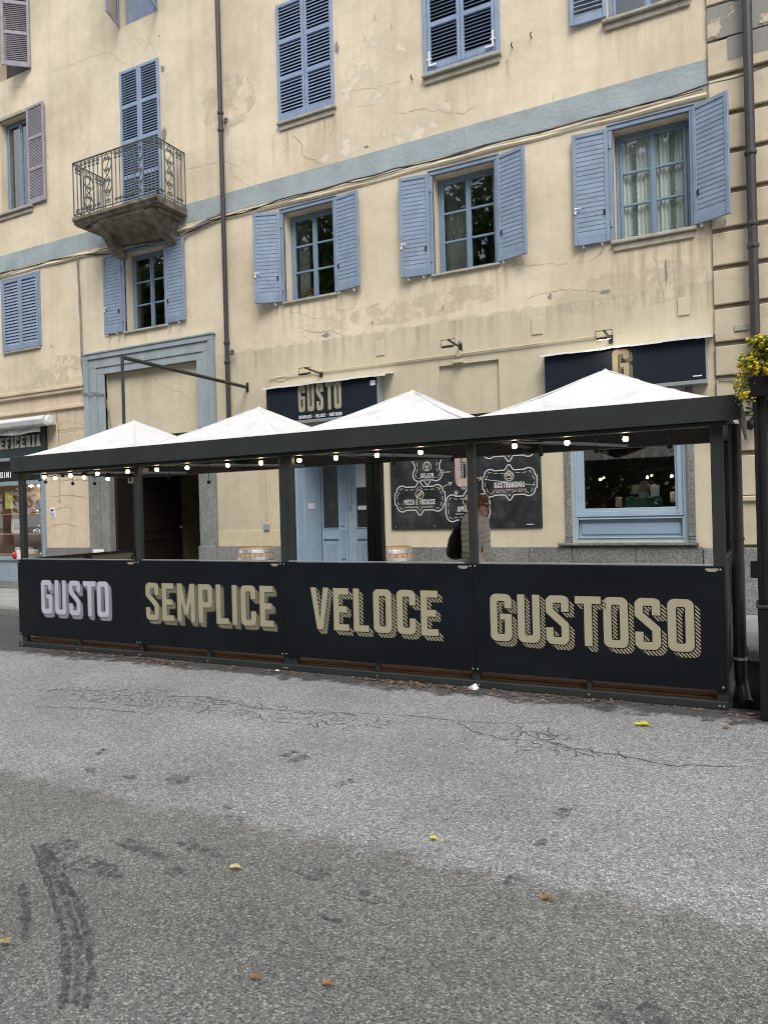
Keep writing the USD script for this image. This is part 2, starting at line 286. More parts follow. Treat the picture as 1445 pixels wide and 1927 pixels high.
# ------------------------------------------------------------------ ground
_bl = np.array([at_z(*p) for p in ((0, 1455), (360, 1530), (720, 1610), (1090, 1690), (1445, 1745))])
BA, BB = np.polyfit(_bl[:, 0], _bl[:, 1], 1)
M['asphalt'] = usdkit.material(stage, '/World/Looks/asphalt', {
    'g': ('geometry', {}), 'x': ('separate_xyz', {}),
    'v1': ('voronoi_texture', {'scale': 140.0}), 's1': ('separate_color', {}), 'r1': ('rgb_ramp', {'ramp': [(0, (.42, .42, .43)), (.40, (.88, .88, .88)), (.76, (1.05, 1.05, 1.05)), (.88, (1.55, 1.54, 1.50)), (1, (2.1, 2.07, 2.0))]}),
    'v2': ('voronoi_texture', {'scale': 52.0}), 's2': ('separate_color', {}), 'r2': ('rgb_ramp', {'ramp': [(0, (.88, .88, .88)), (.6, (1, 1, 1)), (1, (1.12, 1.12, 1.12))]}),
    'n1': ('noise_texture', {'scale': .9, 'detail': 6.0, 'roughness': .6}), 'rn': ('rgb_ramp', {'ramp': [(.3, (.80, .80, .79)), (.7, (1.12, 1.12, 1.12))]}),
    'n2': ('noise_texture', {'scale': 5.5, 'detail': 6.0, 'roughness': .7}), 'rn2': ('rgb_ramp', {'ramp': [(.27, (.74, .74, .75)), (.40, (1, 1, 1))]}),
    'ax': ('math', {'math_type': 'multiply_add', 'value2': -float(BA), 'value3': -float(BB)}), 'dy': ('math', {'math_type': 'add'}),
    'nz': ('math', {'math_type': 'multiply_add', 'value2': .55, 'value3': -.27}), 'dd': ('math', {'math_type': 'add'}),
    'ml': ('map_range', {'from_min': -.05, 'from_max': .08, 'clamp': True, 'range_type': 'smoothstep'}),
    'cl': ('mix_color', {'a': (.222, .216, .203), 'b': (.315, .315, .318)}),
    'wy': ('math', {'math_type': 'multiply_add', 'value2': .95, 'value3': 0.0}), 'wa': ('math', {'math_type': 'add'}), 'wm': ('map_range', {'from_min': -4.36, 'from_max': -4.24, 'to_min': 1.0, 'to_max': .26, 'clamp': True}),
    'mx1': ('mix_color', {'blend_type': 'multiply', 'fac': 1.0, 'use_clamp': False}), 'mx2': ('mix_color', {'blend_type': 'multiply', 'fac': 1.0, 'use_clamp': False}), 'mx3': ('mix_color', {'blend_type': 'multiply', 'fac': 1.0}), 'mx4': ('mix_color', {'blend_type': 'multiply', 'fac': 1.0}), 'mx5': ('mix_color', {'blend_type': 'multiply', 'fac': 1.0}),
    'cw': ('combine_xyz', {}), 'b': ('bump', {'strength': .9, 'distance': .009, 'invert': True}), 'b2': ('bump', {'strength': .5, 'distance': .02}),
    'p': ('principled_bsdf', {'roughness': .78, 'specular_ior_level': .35})},
    [('g.position', q+'.vector') for q in ('x', 'v1', 'v2', 'n1', 'n2')] + [
     ('v1.color', 's1.color'), ('s1.r', 'r1.fac'), ('v2.color', 's2.color'), ('s2.g', 'r2.fac'), ('n1.fac', 'rn.fac'), ('n2.fac', 'rn2.fac'),
     ('x.x', 'ax.value1'), ('x.y', 'dy.value1'), ('ax.value', 'dy.value2'), ('n2.fac', 'nz.value1'), ('dy.value', 'dd.value1'), ('nz.value', 'dd.value2'), ('dd.value', 'ml.value'), ('ml.result', 'cl.fac'),
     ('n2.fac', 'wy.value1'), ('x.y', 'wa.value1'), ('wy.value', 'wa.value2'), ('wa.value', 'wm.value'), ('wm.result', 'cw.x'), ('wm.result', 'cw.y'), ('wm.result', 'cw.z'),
     ('cl.result', 'mx1.a'), ('r1.color', 'mx1.b'), ('mx1.result', 'mx2.a'), ('r2.color', 'mx2.b'), ('mx2.result', 'mx3.a'), ('rn.color', 'mx3.b'), ('mx3.result', 'mx4.a'), ('rn2.color', 'mx4.b'), ('mx4.result', 'mx5.a'), ('cw.vector', 'mx5.b'), ('mx5.result', 'p.base_color'),
     ('v1.distance', 'b.height'), ('n2.fac', 'b2.height'), ('b2.normal', 'b.normal'), ('b.normal', 'p.normal')], surface='p.BSDF')
road = put(MB().quad([-150, -150, 0], [150, -150, 0], [150, -2.53, 0], [-150, -2.53, 0]), 'road', M['asphalt'], kind='structure')
M['road_crack'] = pmat('road_crack', (.06, .059, .058), 1, .2, 10, spec=0)
# alligator cracking: cells of a jittered voronoi diagram, kept inside the worn strips
def zone_cracks(zone_px, n, seed, w, keep):
    r = np.random.default_rng(seed); Z = Polygon([at_z(*p)[:2] for p in zone_px]); x0, y0, x1, y1 = Z.bounds
    P = np.stack([r.uniform(x0-.5, x1+.5, n), r.uniform(y0-.5, y1+.5, n)], 1); vor = Voronoi(P); mb = MB()
    for (a, b) in vor.ridge_vertices:
        if a < 0 or b < 0: continue
        A, B = vor.vertices[a], vor.vertices[b]; m = (A+B)/2
        if not Z.contains(Point(*m)) or np.linalg.norm(A-B) > .8: continue
        if r.random() > keep: continue
        L = jitter_line([A, B], .035, .006, int(r.integers(1e6))); ribbon(mb, L, w*r.uniform(.5, 1.4), lambda q: np.stack([q[:, 0], q[:, 1], np.full(len(q), .003)], 1), int(r.integers(1e6)))
    return mb
put(zone_cracks([(70, 1300), (200, 1288), (330, 1300), (520, 1330), (660, 1345), (760, 1362), (700, 1375), (560, 1368), (420, 1345), (230, 1330), (100, 1315)], 900, 3, .0075, .62), 'crazed_cracks', M['road_crack'], road, kind='stuff')
put(zone_cracks([(930, 1385), (1010, 1372), (1090, 1390), (1180, 1415), (1270, 1440), (1180, 1432), (1060, 1425), (950, 1415)], 260, 5, .0075, .7), 'crazed_cracks', M['road_crack'], road, kind='stuff')
for i, pl in enumerate(([(720, 1345), (800, 1350), (880, 1360), (970, 1363), (1040, 1358)], [(860, 1360), (900, 1380), (945, 1392), (1000, 1395)], [(970, 1363), (1000, 1388), (1020, 1395)], [(1030, 1365), (1040, 1388)], [(1020, 1395), (1110, 1415), (1180, 1425), (1260, 1442), (1400, 1443)],
                        [(20, 1296), (110, 1300), (210, 1300)], [(290, 1310), (380, 1312), (480, 1332), (600, 1342), (720, 1345)], [(60, 1330), (180, 1335), (300, 1345)])):
    L = jitter_line([at_z(*p)[:2] for p in pl], .05, .012, 40+i); mb = MB(); ribbon(mb, L, .0065, lambda q: np.stack([q[:, 0], q[:, 1], np.full(len(q), .0035)], 1), i); put(mb, 'crack', M['road_crack'], road)
# tyre marks and stains
M['tyre_mark'] = holey_mat('tyre_mark', (.05, .05, .053), .40, .62, 38)
def track(pl, w, nm='tyre_mark', z=.004, seed=0):
    P = np.array([at_z(*p)[:2] for p in pl]); t = np.linspace(0, 1, len(P)); tt = np.linspace(0, 1, 40); P = np.stack([np.interp(tt, t, P[:, k]) for k in (0, 1)], 1)
    for _ in range(3): P[1:-1] = (P[:-2]+P[1:-1]*2+P[2:])/4
    mb = MB(); ribbon(mb, P, w, lambda q: np.stack([q[:, 0], q[:, 1], np.full(len(q), z)], 1), seed); put(mb, nm, M['tyre_mark'], road)
for k, off in enumerate((-24, 0, 22)):
    track([(72+off*.5, 1590), (104+off*.7, 1650), (128+off*.9, 1705), (146+off, 1770), (150+off, 1840), (140+off, 1900)], .030, seed=k, z=.004+.0006*k)
track([(42, 1665), (50, 1720), (45, 1775)], .034, seed=9)
M['tar'] = holey_mat('tar_spot', (.07, .069, .068), .46, .62, 30)
def blot(px, py, rx, ry, seed):
    r = np.random.default_rng(seed); c = at_z(px, py); th = np.linspace(0, 2*np.pi, 22)[:-1]; k = 1+.35*np.sin(2*th+r.uniform(0, 6))+r.normal(0, .15, 21)
    v = np.stack([c[0]+np.cos(th)*rx*k, c[1]+np.sin(th)*ry*k, np.full(21, .0045+seed*1e-5)], 1); mb = MB(); mb.add(np.vstack([v, [[c[0], c[1], .0045+seed*1e-5]]]), [[i, (i+1) % 21, 21] for i in range(21)]); put(mb, 'tar_spot', M['tar'], road)
for i, (a, b, rx, ry) in enumerate(((190, 1415, .05, .05), (172, 1452, .05, .04), (334, 1468, .07, .09), (1013, 1586, .035, .045), (962, 1655, .045, .05), (1060, 1530, .06, .05), (1150, 1903, .06, .04), (1235, 1915, .06, .05), (1040, 1385, .03, .05), (545, 1420, .05, .05), (645, 1475, .05, .06), (245, 1463, .04, .04), (430, 1520, .03, .03), (560, 1430, .07, .06), (610, 1645, .06, .04), (110, 1600, .12, .08), (200, 1640, .10, .05), (160, 1625, .12, .06), (270, 1600, .16, .05), (380, 1600, .13, .04), (440, 1540, .05, .04), (330, 1640, .09, .03), (560, 1645, .1, .03), (690, 1690, .08, .03), (620, 1730, .05, .03))): blot(a, b, rx, ry, i)
# pavement
M['slab'] = pmat('paving_stone', (.27, .27, .265), .8, .2, 2.5, bump=.004, bscale=50)
walk = put(MB().box(-60, 40, -2.33, .0, -.2, .105), 'pavement', M['granite_d'], kind='structure')
for i in range(22):
    for j in range(3):
        x0 = -17.2+i*.84; y0 = -2.32+j*.77
        put(MB().box(x0+.004, x0+.836, y0+.004, y0+.766, .09, .12+.002*math.sin(i*3+j*5), .006), 'paving_stone', M['slab'], walk)
for i in range(19):
    put(MB().box(-17.2+i+.004, -16.2+i-.004, -2.53, -2.335, -.1, .12, .015), 'kerb_stone', M['granite'], walk)
put(MB().box(-60, -17.21, -2.53, -2.335, -.1, .12).box(1.81, 40, -2.53, -2.335, -.1, .12), 'kerb', M['granite'], walk)

# ------------------------------------------------------------------ the building
bld = thing('apartment_building', 'cream plastered apartment building with blue shutters, blue painted band and ground floor shops', 'building', (-7, 0, 0))
OPEN = []   # x0, x1, z0, z1, reveal depth
W1 = dict(I=(-11.10, -10.06), J=(-7.30, -6.30), K=(-4.49, -3.48), L=(-1.77, -.78))
for a, b in W1.values(): OPEN.append((a, b, 5.25, 6.79, .3))
OPEN += [(-14.72, -13.63, 5.29, 6.83, .3), (-11.05, -10.07, 7.45, 10.32, .3), (-7.30, -6.24, 8.36, 10.36, .3), (-4.55, -3.36, 8.37, 10.37, .3), (-1.79, -.76, 8.32, 10.36, .3),
         (-14.72, -13.77, 8.33, 10.33, .3), (-14.72, -13.66, 11.2, 13.1, .3), (-11.07, -10.05, 11.22, 13.1, .3), (-7.30, -6.24, 11.2, 13.1, .3), (-4.55, -3.36, 11.2, 13.1, .3),
         (-11.72, -9.32, .12, 4.48, .45), (-7.24, -5.62, .12, 3.0, .3), (-2.46, -.92, 1.07, 3.1, .3), (-16.2, -13.6, .3, 3.2, .3), (-4.47, -3.5, 3.0, 3.82, .05)]
def wall_mesh(X0, X1, Z0, Z1, opens, y=0.0, grid=None):
    xs = sorted({X0, X1, *[v for o in opens for v in o[:2]]}); zs = sorted({Z0, Z1, *[v for o in opens for v in o[2:4]]}); mb = MB()
    for a, b in zip(xs[:-1], xs[1:]):
        for c, d in zip(zs[:-1], zs[1:]):
            m = ((a+b)/2, (c+d)/2)
            if any(o[0] < m[0] < o[1] and o[2] < m[1] < o[3] for o in opens): continue
            mb.quad([a, y, c], [b, y, c], [b, y, d], [a, y, d])
    for o in opens:
        a, b, c, d, e = o
        mb.quad([a, y, c], [a, y, d], [a, y+e, d], [a, y+e, c]); mb.quad([b, y, c], [b, y+e, c], [b, y+e, d], [b, y, d])
        mb.quad([a, y, d], [b, y, d], [b, y+e, d], [a, y+e, d]); mb.quad([a, y, c], [a, y+e, c], [b, y+e, c], [b, y, c])
    return mb
mainO = [o for o in OPEN if not (o[1] <= -12.26 and o[3] < 4)]
w = wall_mesh(-12.26, -.54, .0, 15, [o for o in OPEN if o[0] > -12.26])
a, b = -4.47, -3.5; w.quad([a, .05, 3.0], [b, .05, 3.0], [b, .05, 3.82], [a, .05, 3.82])
w2 = wall_mesh(-20, -12.26, 4.3, 15, [o for o in OPEN if o[0] < -12.26 and o[2] > 4]); w.add(*w2.arrays())
w.quad([.9, -.0, 0], [6, 0, 0], [6, 0, 15], [.9, 0, 15])
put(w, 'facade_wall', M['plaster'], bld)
put(wall_mesh(-20, -12.26, .0, 4.3, [o for o in OPEN if o[0] < -12.26 and o[2] < 4]), 'lower_facade_wall', M['plaster_left'], bld, 'pinkish cream lower wall with shallow joints around the jeweller shop')
shell = MB()
shell.quad([-20, 0, 0], [-20, 9, 0], [-20, 9, 15], [-20, 0, 15]).quad([6, 0, 0], [6, 0, 15], [6, 9, 15], [6, 9, 0]).quad([-20, 9, 0], [6, 9, 0], [6, 9, 15], [-20, 9, 15])
for z in (4.9, 7.7, 10.8): shell.box(-19.9, 5.9, .55, 8.9, z, z+.12)
for x in (-12.3, -9.1, -8.1, -5.2, -2.8): shell.box(x, x+.08, .6, 8.9, .12, 14.9)
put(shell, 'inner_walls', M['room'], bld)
put(MB().box(-20.5, 6.5, -.7, 9.4, 15, 15.25), 'roof', M['sooty'], bld)
# blue band, plaster ridge, quoin blocks
for x0, x1 in ((-20, -8.6), (-8.59, -3.9), (-3.89, -.545)): put(MB().box(x0, x1, -.004, .02, 7.06, 7.42), 'painted_band', M['band'], bld)
xs = np.linspace(-20, -.56, 160); put(MB().tube([(x, -.004+.012*math.sin(x*2.1), 6.955+.012*math.sin(x*1.3)+.006*math.sin(x*5)) for x in xs], .036, 7), 'plaster_ridge', M['plaster'], bld)
QZ = [.99, 1.63, 2.21, 2.71, 3.21, 3.65, 4.135, 4.645, 5.13, 5.618, 6.13, 6.624, 7.13, 7.62, 8.05, 8.54, 9.03, 9.52, 10.01, 10.5]
M['groove'] = pmat('groove_plaster', (.20, .165, .115), .95, .2, 6)
put(MB().box(-.54, .9, -.006, .5, 0, 15), 'quoin_core', M['groove'], bld)
for i, (c, d) in enumerate(zip(QZ[:-1], QZ[1:])): put(MB().box(-.535, .88, -.045, .0, c+.032, d-.030, .014), 'quoin_block', M['quoin'], bld)
put(MB().box(-.545, .9, -.09, -.03, 1.585, 1.655, .012), 'quoin_moulding', M['quoin'], bld)
M['patch'] = holey_mat('cement_patch', (.27, .26, .245), .42, .47, 3.0, .95)
put(MB().quad([-.53, -.0475, 7.62], [.6, -.0475, 7.62], [.6, -.0475, 8.05], [-.53, -.0475, 8.05]).quad([-.3, -.0475, 7.3], [.6, -.0475, 7.3], [.6, -.0475, 7.6], [-.3, -.0475, 7.6]), 'bare_cement_patch', M['patch'], bld)
# granite plinth
def slabs(xs, z0, z1, y=-.045, mat='granite_d'):
    for a, b in zip(xs[:-1], xs[1:]): put(MB().box(a+.003, b-.003, y, .0, z0, z1, .008), 'plinth_slab', M[mat], bld)
slabs([-13.58, -12.9, -12.25], .12, 1.0); slabs([-8.97, -8.62, -7.9, -7.25], .12, 1.02, mat='granite'); slabs([-5.62, -4.68, -3.95, -3.1, -2.47, -1.6, -.74], .12, 1.0, -.05); slabs([-.74, .2, 1.2], .12, .985, -.075, 'granite')
put(MB().box(-8.93, -7.26, -.018, .0, 1.02, 1.30, .004), 'plaster_dado', M['cream_paint'], bld)
# left cornice
put(MB().box(-20, -12.28, -.10, .0, 4.29, 4.36, .012).box(-20, -12.3, -.07, .0, 4.22, 4.29, .01), 'cornice', M['plaster_left'], bld)
put(MB().box(-20, -12.27, -.055, .0, 3.88, 3.96, .012), 'cornice', M['plaster_left'], bld)
# portal surround (painted above, granite below)
def frame_sweep(mb, outer, inner, y0, y1, zb):
    (a, b, t), (c, d, s) = outer, inner
    mb.box(a, c, y0, y1, zb, s, .006).box(d, b, y0, y1, zb, s, .006).box(a, b, y0, y1, s, t, .006)
pm = MB(); frame_sweep(pm, (-12.25, -8.88, 4.92), (-12.12, -9.0, 4.80), -.085, .0, 3.22); frame_sweep(pm, (-12.12, -9.0, 4.80), (-11.92, -9.14, 4.62), -.055, .0, 3.22); frame_sweep(pm, (-11.92, -9.14, 4.62), (-11.72, -9.32, 4.48), -.035, .05, 3.22)
pm.box(-12.27, -8.86, -.105, -.0, 4.895, 4.935, .008)
put(pm, 'portal_surround', M['portal'], bld)
gm = MB().box(-12.22, -11.92, -.06, .0, .12, 3.22, .01).box(-11.92, -11.72, -.04, .0, .12, 3.22, .01).box(-11.72, -11.66, -.04, .44, .12, 3.18, .008)
put(gm, 'stone_pillar', M['granite'], bld)
put(MB().box(-9.14, -8.93, -.06, .0, 1.02, 3.22, .01).box(-9.34, -9.14, -.04, .44, .12, 3.18, .01), 'stone_pillar', M['granite'], bld)
put(MB().box(-9.36, -8.95, -.07, -.0, .12, 1.03, .012), 'pillar_base', M['granite'], bld)
put(MB().box(-11.715, -9.325, .10, .44, 3.18, 4.475), 'portal_infill', M['plaster'], bld)
put(MB().box(-11.66, -9.34, .06, .44, 3.04, 3.18, .01), 'door_lintel', M['door_brown'], bld)
ps = MB().box(-11.75, -11.66, .46, 6, .12, 3.04).box(-9.34, -9.25, .46, 6, .12, 3.04).box(-11.66, -9.34, 5.9, 6, .12, 3.04).box(-11.66, -9.34, .46, 6, 3.04, 3.1).box(-11.72, -9.34, 0, 6, .05, .122)
put(ps, 'passage', M['passage'], bld)
d1 = put(MB().box(-11.655, -11.60, .10, .62, .13, 3.02, .006), 'portal_door', M['door_brown'], bld)
d2 = put(MB().box(-11.60, -11.55, .62, 1.9, .13, 3.02, .006), 'portal_door', M['door_brown'], bld)
for z0, z1 in ((.3, .95), (1.1, 1.2), (1.3, 2.2), (2.3, 2.9)): put(MB().box(-11.55, -11.535, .74, 1.78, z0, z1, .007), 'door_panel', M['door_brown'], d2)
put(MB().lathe([(0.0, -.03), (.03, -.02), (.035, 0), (.02, .03), (0, .03)], (-11.50, 1.82, 1.35), 10), 'door_knob', M['grey_metal'], d2)

# -------- windows
def shutter(hx, sgn, z0, z1, ang, width=.49, mat='blue', nslat=21, solid=.13, sections=1, y=-.012, slats='one', handle=False, tilt=.9, th=.04, mid_rails=None, gap=.0, catch=False):
    """leaf hinged at hx, going towards sgn along the wall, swung out by ang (radians)"""
    ca, sa = math.cos(ang), math.sin(ang)
    def Mx(v):   # local: along the leaf, thickness towards the street, height
        return np.stack([hx+sgn*(ca*v[:, 0]-sa*v[:, 1]), y-sa*v[:, 0]-ca*v[:, 1], v[:, 2]], 1)
    s = .055; mb = MB(); B = lambda a, b, c, d, e, f, ch=.006: mb.box(a, b, c, d, e, f, ch, Mx)
    B(0, s, 0, th, z0, z1); B(width-s, width, 0, th, z0, z1); B(s, width-s, 0, th, z1-.06, z1)
    B(s, width-s, .004, th-.006, z0, z0+solid)
    rails = []
    H = (z1-.06)-(z0+solid); zz = [z0+solid]
    if sections > 1:
        seg = (H-(sections-1)*.07)/sections
        for k in range(1, sections):
            zr = z0+solid+k*seg+(k-1)*.07; B(s, width-s, 0, th, zr, zr+.07); rails.append((zr, zr+.07))
    edges = [z0+solid]+[e for r_ in rails for e in r_]+[z1-.06]
    p = put(mb, 'shutter', M[mat], bld)
    allm = MB()
    for k in range(0, len(edges), 2):
        a, b = edges[k], edges[k+1]; n = max(3, int(round(nslat*(b-a)/H))); pt = (b-a)/n
        for i in range(n):
            zc = a+(i+.5)*pt; hh = pt*.5*(1.0-gap)+.004; m1 = MB() if slats == 'one' else allm
            lo, hi = zc-hh, zc+hh; t = .009
            # inclined board: lower edge to the outside
            q = np.array([[s-.004, th*.80, lo], [s-.004, th*.80-t, lo-.002], [s-.004, th*.80-tilt*.022, hi], [s-.004, th*.80-tilt*.022-t, hi-.002]])
            q2 = q.copy(); q2[:, 0] = width-s+.004
            v = np.vstack([q, q2]); f = [[0, 2, 6], [0, 6, 4], [1, 5, 7], [1, 7, 3], [0, 4, 5], [0, 5, 1], [2, 3, 7], [2, 7, 6], [0, 1, 3], [0, 3, 2], [4, 6, 7], [4, 7, 5]]
            m1.add(Mx(v), f)
            if slats == 'one': put(m1, 'slat', M[mat], p)
    if slats != 'one': put(allm, 'slats', M[mat], p, kind='stuff')
    if handle:
        hm = MB(); zc = z0+.50
        hm.box(width-.045, width-.015, th, th+.018, zc-.06, zc+.03, .003, Mx).box(width-.11, width-.02, th+.018, th+.03, zc+.005, zc+.022, .003, Mx); put(hm, 'handle', M['white'], p)
    if catch:
        hm = MB(); zc = z0+.42
        hm.box(.062, .078, th-.004, th+.014, zc-.05, zc+.03, .003, Mx).box(.05, .062, th-.002, th+.012, zc-.012, zc+.012, .003, Mx); put(hm, 'latch', M['black'], p)
    return p
def window(x0, x1, z0, z1, y=.2, bars=2, mat='frame_blue', frame=.05, mull=.0):
    mb = MB(); f = frame
    mb.box(x0, x0+f, y, y+.05, z0, z1, .004).box(x1-f, x1, y, y+.05, z0, z1, .004).box(x0+f, x1-f, y, y+.05, z1-f, z1, .004).box(x0+f, x1-f, y, y+.05, z0, z0+f*.7, .004)
    p = put(mb, 'window', M[mat], bld); xm = (x0+x1)/2; s = .042
    for a, b in ((x0+f, xm), (xm, x1-f)):
        m2 = MB(); z0i, z1i = z0+f*.7, z1-f
        m2.box(a+.002, a+s, y-.012, y+.035, z0i+.002, z1i-.002, .005).box(b-s, b-.002, y-.012, y+.035, z0i+.002, z1i-.002, .005).box(a+s, b-s, y-.012, y+.035, z1i-s, z1i-.002, .005).box(a+s, b-s, y-.012, y+.035, z0i+.002, z0i+s*1.2, .005)
        e = np.linspace(z0i+s*1.2, z1i-s, bars+2)
        for k in range(bars): m2.box(a+s, b-s, y-.008, y+.03, e[k+1]-.016, e[k+1]+.016, .004)
        put(m2, 'casement', M[mat], p)
        for k in range(bars+1): put(MB().box(a+s-.004, b-s+.004, y+.010, y+.014, e[k]+(.014 if k else 0), e[k+1]-(.014 if k < bars else 0)), 'pane', M['pane'], p)
    put(MB().box(xm-.018, xm+.018, y-.028, y-.012, z0+f, z1-f, .005), 'cover_strip', M[mat], p)
    return p
def casing(x0, x1, z0, z1, t=.06, mat='blue', sill=True, sides=True):
    mb = MB().box(x0-t-.01, x1+t+.01, -.035, .02, z1, z1+t, .006).box(x0-t-.014, x1+t+.014, -.05, -.0, z1+t, z1+t+.018, .004)
    if sides: mb.box(x0-t, x0, -.03, .03, z0, z1, .005).box(x1, x1+t, -.03, .03, z0, z1, .005)
    p = put(mb, 'shutter_frame', M[mat], bld)
    hm = MB()
    for zz in (z0+.2, z1-.25):
        put(MB().box(x0-t*.8, x0-t*.3, -.046, -.03, zz, zz+.10, .004), 'hinge', M['grey_metal'], p)
def sill(x0, x1, z, d=.06, h=.05, mold=True):
    mb = MB().box(x0, x1, -d, .28, z-h, z, .010)
    if mold: mb.box(x0+.03, x1-.03, -d*.45, .0, z-h-.09, z-h, .012)
    put(mb, 'window_sill', M['stone'], bld)
ANG = dict(I=(.0, .05), J=(.35, .14), K=(.16, .29), L=(.07, .44))
for k, (a, b) in W1.items():
    casing(a, b, 5.25, 6.79); sill(a-.05, b+.06, 5.25, mold=k == 'L', d=.05 if k != 'L' else .07, h=.035 if k != 'L' else .05)
    window(a+.005, b-.005, 5.255, 6.785, y=.20)
    shutter(a-.06, -1, 5.26, 6.83, ANG[k][0], handle=True, catch=True, tilt=.30); shutter(b+.045, 1, 5.26, 6.83, ANG[k][1], catch=True, tilt=.30)
    # wall catches under the leaves
    for xx in (a-.16, a-.42, b+.12, b+.40):
        cm = MB().tube([(xx, .0, 5.20), (xx, -.07, 5.20), (xx+.02, -.10, 5.215)], .008, 6).box(xx-.006, xx+.012, -.115, -.075, 5.19, 5.245, .004)
        put(cm, 'shutter_catch', M['grey_metal'], bld)
# upper floor closed shutters
def closed(x0, x1, z0, z1, mat='blue2', sections=3, nslat=33, slats='one', solid=.12, gap=.22, tilt=1.6, bottom=True, y=.0, **k):
    wd = (x1-x0)/2-.004
    shutter(x0, 1, z0, z1, 0, wd, mat, nslat, solid, sections, y, slats, tilt=tilt, gap=gap, **k); shutter(x1, -1, z0, z1, 0, wd, mat, nslat, solid, sections, y, slats, tilt=tilt, gap=gap, **k)
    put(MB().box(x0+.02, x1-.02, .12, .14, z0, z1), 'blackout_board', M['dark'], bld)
closed(-7.33, -6.21, 8.36, 10.38); sill(-7.36, -6.18, 8.36, .07, .05); 
closed(-4.50, -3.41, 8.42, 10.38, sections=3, nslat=31, gap=.36, tilt=2.2, solid=.10); sill(-4.6, -3.32, 8.36, .09, .05)
put(MB().box(-4.57, -4.505, -.05, .02, 8.37, 10.4, .005).box(-3.405, -3.34, -.05, .02, 8.37, 10.4, .005).box(-4.505, -3.405, -.04, .02, 8.365, 8.415, .004), 'shutter_frame', M['blue2'], bld)
cm = MB()
for xx, sg in ((-4.47, 1), (-3.44, -1)): cm.box(xx-.015, xx+.015, -.065, -.045, 8.46, 8.70, .004).box(xx-.015, xx+sg*.12, -.068, -.05, 8.46, 8.49, .004).box(xx-.04, xx+.04, -.066, -.048, 8.56, 8.585, .004)
put(cm, 'strap_hinge', M['white'], bld)
closed(-14.74, -13.61, 5.29, 6.83, sections=1, nslat=20, slats='all', gap=.05, tilt=1.2, mat='blue'); sill(-14.78, -13.58, 5.28, .05, .035, False)
put(MB().box(-14.80, -14.745, -.03, .02, 5.29, 6.88, .005).box(-13.605, -13.55, -.03, .02, 5.29, 6.88, .005).box(-14.745, -13.605, -.03, .02, 6.835, 6.88, .005), 'shutter_frame', M['blue'], bld)
closed(-11.07, -10.05, 7.45, 10.33, sections=4, nslat=52, slats='all', gap=.25)
closed(-7.33, -6.21, 11.2, 13.1, slats='all'); closed(-4.57, -3.34, 11.2, 13.1, slats='all')
# D: left leaf open, window with sky in the panes
shutter(-1.80, -1, 8.37, 10.38, .05, .50, 'blue2', 30, .12, 3, slats='all', gap=.3, tilt=2.0); shutter(-.74, 1, 8.37, 10.38, .2, .50, 'blue2', 30, .12, 3, slats='all', gap=.3)
window(-1.785, -.765, 8.33, 10.355, y=.10, mat='blue2', bars=1); sill(-1.86, -.70, 8.32, .09, .05)
# G
shutter(-13.79, 1, 8.31, 10.38, .03, .55, 'lavender', 60, .1, 3, slats='all', gap=.1, tilt=.8)
window(-14.715, -13.775, 8.34, 10.325, y=.16, bars=0); sill(-14.85, -13.68, 8.32, .08, .06)
put(MB().box(-14.75, -13.74, -.03, .02, 10.33, 10.40, .005), 'window_head', M['stone'], bld)
# F and E on the top floor
_f = at_z(7.5, 123, 11.2); _h = np.array([-13.64, 0])
fa = math.atan2(-_f[1], _h[0]-_f[0])
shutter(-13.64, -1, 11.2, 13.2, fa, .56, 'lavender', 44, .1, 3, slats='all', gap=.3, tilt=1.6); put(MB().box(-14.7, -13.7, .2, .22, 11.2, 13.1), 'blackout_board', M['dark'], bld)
_e = at_z(194, 15, 11.23); ea = math.atan2(-_e[1], -11.08-_e[0])
shutter(-11.08, -1, 11.23, 13.2, ea, .5, 'lavender', 44, .1, 3, slats='all', gap=.3); shutter(-10.04, 1, 11.23, 13.2, 1.2, .5, 'blue', 44, .1, 3, slats='all')
for i in range(8): put(MB().box(-11.06+i*.126, -10.936+i*.126, .18, .2, 11.23, 13.1, .003), 'board', M['blue'], bld)
# things behind the panes
def curtain(x0, x1, z0, z1, y, seed, mat):
    r = np.random.default_rng(seed); n = 90; xs = np.linspace(x0, x1, n); ph = np.cumsum(r.uniform(.3, .9, n)); yy = y+.018*np.sin(ph)+.01*np.sin(ph*.37)
    v = np.vstack([np.stack([xs, yy, np.full(n, z)], 1) for z in (z0, (z0+z1)/2, z1)]); v[n:2*n, 1] += .006*np.sin(ph*1.1); f = []
    for k in range(2):
        for i in range(n-1): f += [[k*n+i, k*n+i+1, (k+1)*n+i+1], [k*n+i, (k+1)*n+i+1, (k+1)*n+i]]
    return MB().add(v, f)
def cloth_mat(name, col):
    return usdkit.material(stage, '/World/Looks/'+name, {'d': ('diffuse_bsdf', {'color': col}), 't': ('translucent_bsdf', {'color': col}), 'm': ('mix_closure', {'fac': .15})}, [('d.BSDF', 'm.closure1'), ('t.BSDF', 'm.closure2')], surface='m.closure')
M['curtain'] = cloth_mat('lace_curtain', (.74, .78, .74)); M['curtain_dim'] = cloth_mat('dim_curtain', (.24, .25, .235)); M['lace'] = pmat('lace_hole', (.05, .06, .06), .9)
